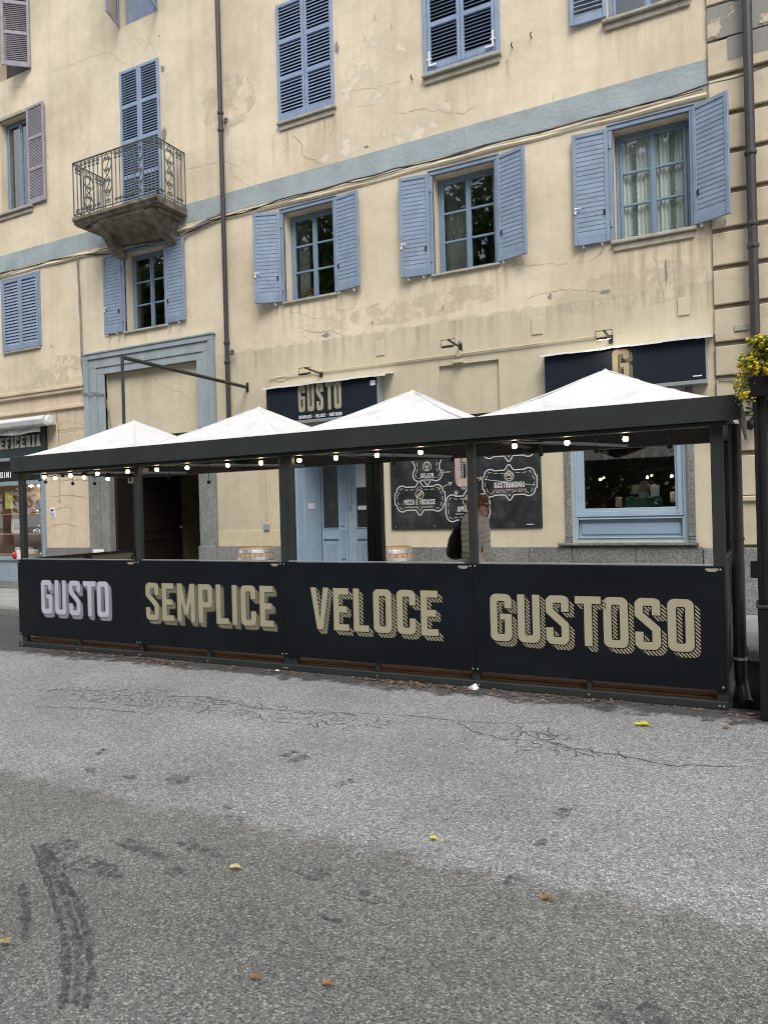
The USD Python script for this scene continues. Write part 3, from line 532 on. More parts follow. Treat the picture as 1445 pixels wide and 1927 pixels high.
for j, (a, b) in enumerate(((-1.76, -1.29), (-1.26, -.79))):
    c = put(curtain(a, b, 5.27, 6.77, .275, 60+j, M['curtain']), 'curtain', M['curtain'], '/World', ('white lace curtain', 'white lace curtain')[j]+(' behind left casement of rightmost first floor window', ' behind right casement of rightmost first floor window')[j], 'curtain')
    lm = MB()
    for q in range(46):
        z = 5.3+q*.032; x = (a+b)/2+.006*math.sin(q*2.3)
        lm.box(x-.034, x-.004, .240, .242, z, z+.018).box(x+.004, x+.034, .240, .242, z+.016, z+.032)
    put(lm, 'lace_strip', M['lace'], c)
put(curtain(-4.46, -4.1, 5.27, 6.77, .42, 71, None), 'curtain', M['curtain_dim'], '/World', 'dim grey curtain behind left casement of middle open window', 'curtain')
put(curtain(-7.28, -7.05, 5.27, 6.77, .42, 72, None), 'curtain', M['curtain_dim'], '/World', 'dim grey curtain behind left casement above the GUSTO shop sign', 'curtain')
# -------- shop front on the right: stone frame, woodwork, pane
for x in (-2.51, -.87):
    sf = MB().box(x-.045, x+.045, -.03, .05, 1.06, 3.15, .006).box(x-.05, x+.05, -.06, .0, 1.06, 1.09, .006).box(x-.035, x+.035, -.055, .0, 1.09, 1.14, .01).box(x-.045, x+.045, -.06, .0, 1.14, 1.16, .006)
    put(sf, 'shop_window_surround', M['granite_d'], bld)
put(MB().box(-2.66, -.79, -.10, .3, 1.02, 1.06, .008), 'shop_window_ledge', M['granite_d'], bld)
wf = MB().box(-2.465, -2.40, .03, .12, 1.065, 3.1, .008).box(-.98, -.915, .03, .12, 1.065, 3.1, .008).box(-2.40, -.98, .05, .12, 1.065, 1.13, .005).box(-2.40, -.98, .05, .12, 1.39, 1.44, .005)
wf.box(-2.40, -2.33, .05, .12, 1.44, 3.1, .005).box(-1.05, -.98, .05, .12, 1.44, 3.1, .005).box(-2.33, -2.30, .075, .12, 1.50, 3.1, .004).box(-1.08, -1.05, .075, .12, 1.50, 3.1, .004).box(-2.33, -1.05, .06, .12, 1.44, 1.50, .005).box(-2.30, -1.08, .08, .12, 1.50, 1.54, .004)
for (a, b, c, d) in ((-2.42, -.96, 1.425, 1.44), ): wf.box(a, b, .03, .06, c, d, .005)
for a, b, c, d in ((-2.40, -.98, 1.385, 1.40), (-2.40, -.98, 1.118, 1.133)): wf.box(a, b, .032, .06, c, d, .005)
wf.box(-2.40, -2.385, .034, .06, 1.133, 1.385, .005).box(-.995, -.98, .034, .06, 1.133, 1.385, .005).box(-2.42, -2.405, .024, .05, 1.44, 3.1, .005).box(-.975, -.96, .024, .05, 1.44, 3.1, .005)
sw = put(wf, 'shop_window', M['pale_blue'], bld)
put(MB().box(-2.385, -.995, .095, .12, 1.133, 1.385), 'panel', M['pale_blue'], sw); put(MB().box(-2.35, -1.03, .075, .10, 1.17, 1.325, .015), 'raised_panel', M['panel_blue'], sw)
put(MB().box(-2.302, -1.078, .10, .106, 1.538, 3.1), 'pane', M['shop_pane'], sw)
# entrance: deep pale blue reveals, two glazed leaves
em = MB().box(-7.245, -7.20, -.03, .80, .12, 2.98, .006).box(-5.66, -5.615, -.03, .80, .12, 2.98, .006).box(-7.20, -5.66, .0, .80, 2.90, 2.98, .006).box(-7.20, -7.185, .0, .05, .12, 2.9, .004).box(-7.20, -7.19, .24, .32, .12, 2.9, .003)
en = put(em, 'entrance_lining', M['pale_blue'], bld)
put(MB().box(-7.20, -7.186, .34, .56, .62, 1.0, .005).box(-7.186, -7.182, .37, .53, .65, .97), 'reveal_panel', M['pale_blue'], en)
put(MB().box(-7.20, -7.193, .38, .58, 1.66, 1.76, .003), 'notice_plate', M['white'], en)
put(MB().box(-7.24, -5.62, -.02, .85, .10, .135, .006), 'doorstep', M['granite'], bld)
def door_leaf(x0, x1, y, gx0, gx1, handle):
    mb = MB(); z0, z1 = .14, 2.88
    mb.box(x0, gx0, y, y+.05, z0, z1, .006).box(gx1, x1, y, y+.05, z0, z1, .006).box(gx0, gx1, y, y+.05, 2.62, z1, .004).box(gx0, gx1, y, y+.05, 1.13, 1.30, .004).box(gx0, gx1, y, y+.05, z0, .36, .004)
    mb.box(gx0, gx1, y+.02, y+.045, .36, 1.13)
    for a, b, c, d in ((gx0-.012, gx1+.012, 1.10, 1.13), (gx0-.012, gx1+.012, .36, .39), (gx0-.012, gx1+.012, 1.29, 1.305)): mb.box(a, b, y-.012, y+.03, c, d, .004)
    mb.box(gx0-.012, gx0+.012, y-.012, y+.03, .39, 1.10, .004).box(gx1-.012, gx1+.012, y-.012, y+.03, .39, 1.10, .004)
    p = put(mb, 'entrance_door', M['pale_blue'], bld)
    put(MB().box(gx0+.07, gx1-.07, y+.0, y+.03, .46, 1.03, .016), 'raised_panel', M['panel_blue'], p)
    put(MB().box(gx0, gx1, y+.02, y+.026, 1.30, 2.62), 'pane', M['shop_pane'], p)
    if handle:
        h = MB().tube([(handle, y-.07, 1.68), (handle, y-.07, 2.17)], .022, 8)
        for z in (1.78, 2.08): h.tube([(handle, y-.07, z), (handle, y, z)], .01, 6)
        h.box(handle-.012, handle+.012, y-.012, y, 1.48, 1.56, .004); put(h, 'pull_handle', M['grey_metal'], p)
door_leaf(-7.195, -6.66, .80, -7.19+.02, -6.84, None); door_leaf(-6.655, -5.665, .82, -6.48, -5.84, -6.56)
for z0, z1 in ((.3, .7), (.74, 1.28), (1.34, 2.7)): put(MB().box(-6.78, -6.70, .775, .80, z0, z1, .01), 'door_moulding', M['panel_blue'], bld)
put(MB().box(-6.47, -6.05, .812, .82, 2.02, 2.66), 'paper_notice', M['white'], bld); put(MB().box(-6.44, -6.16, .812, .82, 1.62, 1.69), 'door_sticker', M['white'], bld)
# the jeweller's shop on the left
M['slate_blue'] = pmat('jeweller_woodwork', (.22, .28, .33), .55, .12, 4)
jm = MB().box(-13.66, -13.57, -.05, .12, .3, 3.2, .008).box(-16.2, -13.66, -.04, .10, 2.36, 2.46, .008).box(-16.2, -13.66, -.06, .12, .72, .80, .008).box(-16.2, -13.66, -.05, .1, .28, .36, .006)
js = put(jm, 'jeweller_shopfront', M['slate_blue'], bld)
for i in range(24): put(MB().box(-16.2+i*.106+.002, -16.094+i*.106-.002, -.02, .06, .36, .72, .006), 'board', M['slate_blue'], js)
put(MB().box(-16.2, -13.66, .02, .026, .80, 2.36), 'pane', M['pane'], js)
put(MB().box(-16.3, -13.58, -.12, .0, .12, .29, .01), 'shop_step', M['granite'], bld)
lt = emit_mat('shop_spot', (1, .93, .8), 40)
dm = MB()
for z in (.82, 1.28, 1.72): dm.box(-16.1, -13.68, .08, .50, z, z+.025)
dm.box(-16.1, -13.68, .50, .52, .80, 2.4)
M['tan'] = pmat('display_tan', (.36, .22, .13), .7, .2, 4)
disp = thing('display_shelf', 'tan display shelves inside the jeweller window behind the terrace corner post', 'shelf', (-14.9, .3, .8)); put(dm, 'shelf_board', M['tan'], disp)
put(MB().box(-13.82, -13.80, .06, .1, .8, 2.36), 'mullion', M['slate_blue'], disp); put(MB().lathe([(0, 0), (.06, -.01), (.05, -.03), (0, -.04)], (-14.05, .25, 2.36), 12), 'spot_lamp', lt, disp); put(MB().lathe([(0, 0), (.05, -.01), (.05, -.03), (0, -.04)], (-14.35, .25, 2.36), 12), 'spot_lamp', lt, disp)
def small(nm, mesh, mat, label, cat, group=None): return put(mesh, nm, mat, '/World', label, cat, group)
M['silver'] = pmat('silver_pieces', (.55, .55, .56), .3, .4, 40, metal=.8); M['navy_box'] = pmat('dark_box', (.03, .04, .06), .5, .2, 9); M['cushion'] = pmat('red_cushion', (.35, .04, .04), .8, .2, 9); M['paper'] = pmat('ivory_paper', (.62, .58, .47), .8, .06, 5); M['poster'] = pmat('yellow_green_poster', (.30, .42, .22), .7, .6, 6, col2=(.80, .68, .15))
small('poster', MB().box(-15.03, -14.78, .1, .11, 1.86, 2.24), M['poster'], 'yellow and green poster high in the jeweller window at left edge', 'poster')
pf = thing('picture_frame', 'ivory framed small grey picture on the middle jeweller shelf', 'picture frame', (-14.8, .2, 1.31))
put(MB().box(-14.97, -14.60, .18, .20, 1.31, 1.64, .006), 'frame', M['paper'], pf); put(MB().box(-14.87, -14.70, .175, .182, 1.40, 1.55), 'picture', M['cement'], pf)
small('gift_box', MB().box(-14.78, -14.45, .12, .35, .85, 1.0, .01), M['paper'], 'ivory gift box lying on the lowest jeweller shelf', 'box')
small('gift_box', MB().box(-14.42, -14.2, .15, .35, .85, .95, .01), M['paper'], 'smaller flat ivory box at right on the lowest jeweller shelf', 'box')
small('jewel_stand', MB().box(-14.12, -13.95, .15, .3, 1.75, 2.0, .01).box(-14.09, -13.98, .14, .15, 1.84, 1.95), M['navy_box'], 'dark upright jewel stand on the top jeweller shelf', 'stand')
small('perfume_bottle', MB().box(-14.08, -13.98, .15, .25, .85, 1.02, .02).box(-14.05, -14.01, .18, .22, 1.02, 1.07, .006), M['navy_box'], 'dark blue bottle on the lowest jeweller shelf right of the boxes', 'bottle')
small('cushion', MB().mesh(trimesh.creation.icosphere(2, 1.0).apply_scale((.10, .07, .07)).apply_translation((-14.16, .2, 1.81))), M['cushion'], 'red jewel cushion on the top jeweller shelf', 'cushion')
r = np.random.default_rng(4)
for nm, x0, x1, z, h, lab in (('silverware', -14.05, -13.7, 1.745, .14, 'heap of small silver pieces on the top jeweller shelf'), ('silverware', -14.2, -13.7, 1.305, .18, 'wide heap of silver chains on the middle jeweller shelf'), ('silverware', -14.0, -13.7, .845, .07, 'low row of silver pieces on the lowest jeweller shelf')):
    mb = MB()
    for i in range(70):
        s_ = r.uniform(.012, .03); x = r.uniform(x0, x1); k = 1-abs((x-(x0+x1)/2)/(x1-x0)*1.6); mb.mesh(trimesh.creation.icosphere(0, s_).apply_scale((1, 1, r.uniform(.5, 1.6))).apply_translation((x, r.uniform(.12, .3), z+max(.01, r.random()*h*k))))
    put(mb, nm, M['silver'], '/World', lab, 'silverware', None, 'stuff')
small('red_flower', MB().mesh(trimesh.creation.icosphere(1, .035).apply_translation((-13.92, .14, 1.56))), M['red'], 'small red ball ornament above silver chains on the middle shelf', 'ornament')

# -------- cracks in the plaster
def wall_crack(pl, seed, w=.008, y=-.0035):
    P = np.array([at_y(*p)[[0, 2]] for p in pl]); L = jitter_line(P, .045, .013, seed); mb = MB(); ribbon(mb, L, w, lambda q: np.stack([q[:, 0], np.full(len(q), y), q[:, 1]], 1), seed); put(mb, 'crack', M['crack'], bld)
for i, pl in enumerate([
    [(551, 253), (567, 272), (570, 290), (594, 303), (607, 308)], [(532, 260), (538, 280), (531, 290)], [(620, 215), (632, 232), (620, 250), (630, 268)], [(586, 324), (605, 335), (618, 350)], [(570, 368), (577, 380), (600, 373), (615, 378)],
    [(545, 588), (570, 590), (590, 598), (605, 601)], [(560, 615), (590, 625), (605, 625), (625, 622), (647, 630)], [(562, 618), (572, 632), (588, 645)], [(600, 598), (625, 602), (645, 615), (640, 623)], [(672, 560), (665, 580), (630, 585)],
    [(278, 68), (290, 95), (300, 108)], [(250, 65), (262, 80), (268, 83)], [(205, 97), (225, 112), (238, 122)], [(90, 138), (160, 110), (200, 97)], [(345, 320), (385, 310), (420, 300), (450, 315)], [(285, 708), (310, 728), (340, 740), (362, 755)], [(310, 755), (335, 770), (360, 790)], [(345, 770), (352, 780), (358, 790)],
    [(775, 270), (785, 285), (780, 300)], [(1045, 170), (1040, 200), (1050, 235)], [(1220, 150), (1260, 135), (1330, 118)], [(1010, 250), (1050, 255), (1090, 235)], [(1260, 190), (1300, 185), (1330, 175)], [(730, 215), (800, 205), (870, 213), (900, 195)], [(640, 175), (700, 165), (760, 150)], [(1085, 490), (1110, 490), (1140, 470)], [(960, 500), (1020, 495), (1070, 498)], [(1040, 780), (1050, 820)], [(990, 560), (1060, 545), (1130, 548)],
    [(90, 800), (130, 793), (160, 800)], [(100, 815), (125, 812), (160, 806)], [(20, 165), (60, 160)], [(1230, 470), (1240, 520), (1250, 560)], [(470, 530), (500, 545), (510, 580)], [(430, 290), (440, 330), (470, 350)]]): wall_crack(pl, 100+i, .007 if i in (0, 6, 15) else .0042)
for i, pl in enumerate([[(98, 958), (125, 955), (140, 958)], [(100, 935), (130, 932), (165, 937)], [(95, 990), (120, 985), (150, 992)], [(98, 905), (140, 902), (168, 905)], [(70, 812), (110, 810), (163, 803)]]): wall_crack(pl, 160+i, .008)
M['flake'] = pmat('flaked_plaster', (.24, .225, .19), .95, .3, 20)
for i, (px, py, rx, rz) in enumerate(((306, 130, .05, .07), (309, 252, .06, .13), (634, 90, .04, .09), (614, 630, .06, .05), (1138, 549, .07, .03), (1035, 558, .03, .04), (865, 645, .03, .03), (300, 66, .02, .02), (690, 275, .04, .02), (1253, 510, .02, .15))):
    c = at_y(px, py); r = np.random.default_rng(i); th = np.linspace(0, 2*np.pi, 19)[:-1]; k = 1+r.normal(0, .22, 18)
    v = np.stack([c[0]+np.cos(th)*rx*k, np.full(18, -.004), c[2]+np.sin(th)*rz*k], 1); put(MB().add(np.vstack([v, [[c[0], -.004, c[2]]]]), [[q, (q+1) % 18, 18] for q in range(18)]), 'flaked_patch', M['flake'], bld)
def streak_mat(name, zt, h, col, lo=.46, hi=.66):
    return usdkit.material(stage, '/World/Looks/'+name, {'g': ('geometry', {}), 'mp': ('mapping', {'scale': (9, 9, .55)}), 'n': ('noise_texture', {'scale': 1.0, 'detail': 6.0, 'roughness': .65}), 'm': ('map_range', {'from_min': lo, 'from_max': hi, 'clamp': True}), 'x': ('separate_xyz', {}), 'z': ('map_range', {'from_min': zt-h, 'from_max': zt, 'to_max': .5, 'clamp': True}), 'q': ('math', {'math_type': 'multiply'}),
        't': ('transparent_bsdf', {}), 'p': ('principled_bsdf', {'base_color': col, 'roughness': .95, 'specular_ior_level': .1}), 'mx': ('mix_closure', {})},
        [('g.position', 'mp.vector'), ('mp.vector', 'n.vector'), ('n.fac', 'm.value'), ('g.position', 'x.vector'), ('x.z', 'z.value'), ('m.result', 'q.value1'), ('z.result', 'q.value2'), ('q.value', 'mx.fac'), ('t.BSDF', 'mx.closure1'), ('p.BSDF', 'mx.closure2')], surface='mx.closure')
for i, (x0, x1, zt, h, c) in enumerate(((-1.85, -.60, 5.10, .95, (.30, .24, .15)), (-4.6, -3.3, 5.18, .7, (.38, .32, .22)), (-7.5, -6.1, 5.18, .7, (.38, .32, .22)), (-11.3, -9.9, 5.2, .25, (.38, .32, .22)), (-4.7, -3.2, 8.24, .8, (.40, .34, .24)), (-7.5, -6.1, 8.2, .8, (.40, .34, .24)), (-1.95, -.60, 8.2, .75, (.36, .30, .20)), (-12.2, -8.9, 7.06, .2, (.25, .22, .17)), (-15, -12.4, 7.05, .5, (.36, .31, .22)), (-8.45, -.56, 4.5, .6, (.38, .33, .23)), (-15, -12.3, 3.86, .5, (.36, .30, .22)))):
    put(MB().quad([x0, -.003-.0003*i, zt-h], [x1, -.003-.0003*i, zt-h], [x1, -.003-.0003*i, zt], [x0, -.003-.0003*i, zt]), 'rain_streaks', streak_mat(f'rain_streak_{i}', zt, h, c), bld)
M['patch_dark'] = holey_mat('plaster_patch_dark', (.585, .515, .395), .44, .60, 2.3, .95); M['patch_light'] = holey_mat('plaster_patch_light', (.70, .625, .50), .46, .60, 2.6, .95)
def patch(px, py, rx, rz, m, i):
    c = at_y(px, py); r = np.random.default_rng(900+i); th = np.linspace(0, 2*np.pi, 25)[:-1]; k = 1+.2*np.sin(2*th+r.uniform(0, 6))+r.normal(0, .07, 24); y = -.0022-.00012*i
    v = np.stack([c[0]+np.cos(th)*rx*k, np.full(24, y), c[2]+np.sin(th)*rz*k], 1); put(MB().add(np.vstack([v, [[c[0], y, c[2]]]]), [[q, (q+1) % 24, 24] for q in range(24)]), 'repair_patch', M[m], bld)
for i, a in enumerate(((720, 260, 1.2, .35, 'patch_light'), (610, 610, .55, .25, 'patch_light'), (790, 575, 1.1, .25, 'patch_dark'), (1200, 540, .9, .35, 'patch_dark'), (430, 190, .5, .6, 'patch_dark'), (100, 700, .9, .3, 'patch_dark'), (700, 130, .6, .5, 'patch_light'))): patch(*a, i)
# -------- plates, hooks
for x0, x1, z0, z1 in ((-7.52, -7.37, 3.90, 4.14), (-5.56, -5.41, 4.11, 4.35), (-2.98, -2.82, 4.11, 4.35), (-.98, -.83, 4.10, 4.34)):
    put(MB().box(x0, x1, -.018, .0, z0, z1, .006), 'cover_plate', M['plaster'], bld)
put(MB().box(-.30, -.13, -.065, -.045, 3.79, 3.87, .004), 'socket_plate', M['stone'], bld)
for px, py, m in ((706, 32, 'grey_metal'), (737, 50, 'cream_paint'), (687, 72, 'cream_paint'), (776, 149, 'black'), (964, 89, 'black'), (468, 152, 'cream_paint'), (21, 437, 'white'), (834, 580, 'black'), (1000, 70, 'black'), (99, 652, 'black'), (702, 609, 'black'), (90, 290, 'white')):
    c = at_y(px, py); k = .9 if m == 'black' and py < 200 else .55
    put(MB().tube([c+(0, .0, 0), c+(0, -.07*k, 0), c+(.02, -.10*k, .03)], .010*k, 6), 'wall_hook', M[m], bld)
# -------- downpipes
def downpipe(x, z0, z1, r, collars, y=-.12, mat='pipe', hooks=()):
    p = put(MB().tube([(x, y, z0), (x, y, z1)], r, 14), 'downpipe', M[mat], bld, smooth=30)
    for z in collars: put(MB().lathe([(r, -.03), (r+.014, -.022), (r+.016, 0), (r+.014, .022), (r, .03)], (x, y, z), 14), 'collar', M[mat], p)
    for z in hooks:
        cm = MB().tube([(x, y, z), (x+.03, -.0, z)], .012, 6)
        for q in range(5):
            a = q*1.256; cm.tube([(x+.10+.045*math.cos(t)*math.cos(a)-.02*math.sin(a)*math.sin(t), -.10, z+.045*math.cos(t)*math.sin(a)+.03*math.sin(t)) for t in np.linspace(0, 2*np.pi, 9)], .007, 5)
        put(cm, 'bracket_ornament', M['iron'], p)
downpipe(-8.52, 3.2, 15, .043, (8.81, 8.50, 4.68, 4.33), hooks=(8.66, 4.50))
downpipe(-.06, 2.75, 15, .058, (6.0, 5.1, 4.82), mat='pipe', y=-.16)
put(MB().tube([(-.06, -.16, 2.76), (-.06, -.17, 2.66), (-.10, -.20, 2.58), (-.16, -.26, 2.54)], .062, 12), 'pipe_elbow', M['black'], bld)
# -------- balcony
bx0, bx1, by, bz = -11.57, -9.49, -.77, 7.33
prof = [(.0, 0), (by-.02, 0), (by-.02, -.05), (by+.02, -.075), (by+.03, -.11), (by+.09, -.13), (0, -.13)]
m = trimesh.creation.extrude_polygon(Polygon(prof), bx1-bx0+.08, engine='earcut'); v = np.array(m.vertices)
bal = put(MB().add(np.stack([bx0-.04+v[:, 2], v[:, 0], bz+v[:, 1]], 1), m.faces).box(bx0+.1, bx1-.1, -.6, .0, bz-.20, bz-.13, .02), 'balcony', M['sooty'], bld)
sp = [(0, 0), (-.70, 0), (-.69, -.05), (-.60, -.09), (-.46, -.13), (-.32, -.18), (-.18, -.27), (0, -.34)]
m = trimesh.creation.extrude_polygon(Polygon(sp), 1.14, engine='earcut'); v = np.array(m.vertices); put(MB().add(np.stack([-11.02+v[:, 2], v[:, 0], bz-.125+v[:, 1]], 1), m.faces), 'soffit', M['sooty'], bal)
bp = [(0, 0)]+[(-.66, 0), (-.68, -.05), (-.64, -.11), (-.55, -.15), (-.45, -.19), (-.36, -.25), (-.30, -.33), (-.24, -.40), (-.13, -.43), (-.08, -.50), (0, -.53)]
for xc in (-11.12, -9.78):
    m = trimesh.creation.extrude_polygon(Polygon(bp), .20, engine='earcut'); v = np.array(m.vertices); put(MB().add(np.stack([xc-.1+v[:, 2], v[:, 0], bz-.13+v[:, 1]], 1), m.faces).box(xc-.07, xc+.07, -.60, -.1, bz-.2, bz-.14, .01), 'bracket', M['sooty'], bal)
zt, zb = 8.37, 7.385
def curl(c, r0, turns, d, plane, n=14, ph=0):
    t = np.linspace(0, 1, n); a = ph+d*turns*2*np.pi*t; rr = r0*(1-.78*t)
    return [plane(c[0]+rr_*math.cos(a_), c[1]+rr_*math.sin(a_)) for rr_, a_ in zip(rr, a)]
def scroll_panel(mb, u0, u1, plane):
    uc = (u0+u1)/2; hw = (u1-u0)/2
    for k in range(2):
        z0 = zb+.16+k*.40; z1 = z0+.40
        for s_ in (-1, 1):
            t = np.linspace(0, 1, 14); mb.tube([plane(uc+s_*hw*.92*math.sin(q*math.pi), z0+(z1-z0)*q) for q in t], .0085, 5, False)
            mb.tube(curl((uc+s_*.035, z1-.10), .035, 1.2, s_, plane, ph=math.pi/2), .0085, 5, False); mb.tube(curl((uc+s_*.035, z0+.10), .035, 1.2, -s_, plane, ph=-math.pi/2), .0085, 5, False)
        mb.tube([plane(uc-hw*.6, z0+.1), plane(uc, z0+.16), plane(uc+hw*.6, z1-.1)], .008, 5, False)
    for s_ in (-1, 1): mb.tube(curl((uc+s_*.04, zb+.08), .045, 1.3, s_, plane, ph=math.pi/2), .0085, 5, False)
def rail_side(plane, L, posts, name):
    rm = MB().tube([plane(0, zt), plane(L, zt)], .016, 6).tube([plane(0, zt-.04), plane(L, zt-.04)], .007, 5).tube([plane(0, zb), plane(L, zb)], .011, 6); put(rm, 'handrail', M['iron'], bal)
    for u in posts: put(MB().tube([plane(u, zb-.05), plane(u, zt)], .012, 6), 'railing_post', M['iron'], bal)
def bars(plane, us):
    for u in us:
        mb = MB().tube([plane(u, zb), plane(u, zt)], .0095, 5)
        for s_ in (-1, 1):
            mb.tube(curl((u+s_*.026, zt-.085), .026, 1.25, s_, plane, ph=math.pi/2), .008, 5, False); mb.tube(curl((u+s_*.026, zb+.075), .026, 1.25, -s_, plane, ph=-math.pi/2), .008, 5, False)
            mb.tube(curl((u+s_*.022, zt-.15), .02, 1.1, s_, plane, ph=math.pi/2), .0075, 5, False)
        put(mb, 'baluster', M['iron'], bal)
fr = lambda u, z: (bx0+u, by, z); L_ = bx1-bx0
lf = lambda u, z: (bx0, by+u, z); rt = lambda u, z: (bx1, by+u, z)
rail_side(fr, L_, (0, L_, .78, 1.02, 1.58, 1.80), 'front'); rail_side(lf, -by, (-by, .24, .48), 'left'); rail_side(rt, -by, (-by, .24, .48), 'right')
bars(fr, [.11, .22, .33, .44, .55, .66, 1.12, 1.22, 1.32, 1.42, 1.50, 1.90, 1.99]); bars(lf, [.09, .17, .57, .66]); bars(rt, [.09, .17, .57, .66])
for (a, b, pl) in ((.78, 1.02, fr), (1.58, 1.80, fr), (.24, .48, lf), (.24, .48, rt)):
    mb = MB(); scroll_panel(mb, a, b, pl); put(mb, 'scroll_panel', M['iron'], bal)

# ------------------------------------------------------------------ cables and conduits on the wall
def cable_run(pts, r, nm, mat, label, seed=0, amp=.012):
    L = jitter_line(np.array(pts, float), .35, amp, seed); return put(MB().tube(L, r, 6), nm, M[mat], '/World', label, 'cable')
cable_run([(-20, -.03, 7.04), (-15, -.03, 7.03), (-12.4, -.03, 7.0), (-11.3, -.03, 6.84), (-9.6, -.03, 6.84), (-8.9, -.04, 6.98), (-7.0, -.03, 7.03), (-4, -.03, 7.04), (-2.4, -.03, 7.03), (-.56, -.03, 7.05), (.9, -.07, 7.16)], .012, 'cable', 'cable', 'long black cable running along the lower edge of the blue band', 1)
cable_run([(-20, -.045, 7.01), (-14, -.045, 7.0), (-12.3, -.045, 6.97), (-9.6, -.045, 6.87), (-8.6, -.045, 6.99), (-5, -.045, 7.01), (-.6, -.045, 7.02)], .008, 'cable', 'cable', 'thinner second cable under the long black one by the band', 2)
cable_run([(-11.4, -.05, 6.80), (-10.6, -.05, 6.87), (-9.7, -.05, 6.80), (-9.4, -.06, 6.90), (-8.9, -.05, 6.97)], .022, 'cable', 'cable_grey', 'thick grey cable bundle slung below the balcony brackets', 3, .025)
cable_run([(-9.3, -.06, 6.92), (-8.85, -.05, 7.02), (-8.56, -.05, 7.06)], .02, 'cable', 'cable_grey', 'short grey conduit left of the brown downpipe at band height', 4, .004)
cable_run([(-12.36, -.03, 6.98), (-12.34, -.03, 6.0), (-12.32, -.03, 4.98)], .016, 'cable', 'cable_grey', 'grey cable dropping from the blue band to the portal corner', 5, .008)
cable_run([(-12.40, -.03, 6.95), (-12.38, -.03, 6.0), (-12.33, -.03, 4.4), (-12.27, -.10, 4.12), (-11.95, -.10, 4.13), (-11.70, -.06, 4.08), (-11.66, -.02, 3.9), (-11.64, .05, 3.3), (-11.5, .06, 3.2)], .012, 'cable', 'cable_grey', 'grey cable looping over the left side of the portal surround', 6, .012)
cable_run([(-.5, -.06, 3.19), (-.32, -.07, 3.18), (-.2, -.07, 3.05), (-.1, -.07, 2.85)], .010, 'cable', 'cable_grey', 'short grey cable hanging from the block joint beside the G sign', 7, .004)
cd = thing('conduit', 'thin cream conduit with round boxes above the shop signs', 'conduit', (-5, 0, 3.97))
put(MB().tube([(-7.70, -.03, 3.72), (-7.70, -.03, 3.93), (-7.66, -.03, 3.97), (-6.6, -.03, 3.975), (-4.1, -.03, 3.965), (-2.05, -.03, 3.97)], .013, 8), 'tube', M['cream_paint'], cd)
for x in (-6.66, -4.13, -2.0): put(MB().lathe([(0, 0), (.055, 0), (.055, .04), (0, .045)], (x, 0, 3.98), 16, lambda v: np.stack([v[:, 0], -v[:, 2], v[:, 1]], 1)), 'junction_box', M['cream_paint'], cd)
put(MB().box(-4.22, -4.06, -.05, .0, 3.83, 3.88, .006), 'sensor_box', M['cream_paint'], cd)
c2 = thing('conduit', 'thin cream conduit with switch box right of the dark portal', 'conduit', (-7.83, 0, 1.3)); put(MB().tube([(-7.84, -.02, 1.40), (-7.86, -.02, 3.3)], .012, 8).tube([(-7.80, -.02, 1.40), (-7.82, -.02, 3.3)], .008, 8), 'tube', M['cream_paint'], c2); put(MB().box(-7.88, -7.77, -.05, 0, 1.30, 1.42, .008), 'switch_box', M['grey_metal'], c2)
small('notice', MB().box(-13.435, -13.29, -.008, .0, 1.62, 1.85), M['white'], 'white camera warning notice on the cream wall beside the jeweller', 'notice')
put(MB().poly(sbox(.03, .15, .10, .19).union(sbox(.02, .05, .03, .17)), .002, on_wall(-13.435, -.0085, 1.62)), 'camera_symbol', M['black'], '/World/notice'); put(MB().poly(unary_union([sbox(.02, z, .125, z+.006) for z in (.02, .035, .05, .065, .08, .095, .11)]), .002, on_wall(-13.435, -.0085, 1.62)), 'small_print', M['grey_metal'], '/World/notice')
small('notice', MB().box(-12.12, -11.82, -.065, -.058, .84, .97), M['white'], 'small white sign low on the left stone pillar', 'notice')
# dark steel bracket above the portal
sbk = thing('steel_bracket', 'dark steel arm and hanging post fixed to wall above the portal', 'bracket', (-8.17, 0, 3.86))
put(MB().box(-8.20, -8.15, -.01, .0, 3.78, 3.95, .003), 'wall_plate', M['steel'], sbk)
_a = np.array([-8.175, -.01, 3.863]); _b = np.array([-8.02, -3.05, 3.863])
put(MB().tube([_a, _b], .030, 4), 'arm', M['steel'], sbk); put(MB().tube([_b+(0, 0, .04), _b-(0, 0, 1.0)], .032, 4), 'post', M['steel'], sbk)
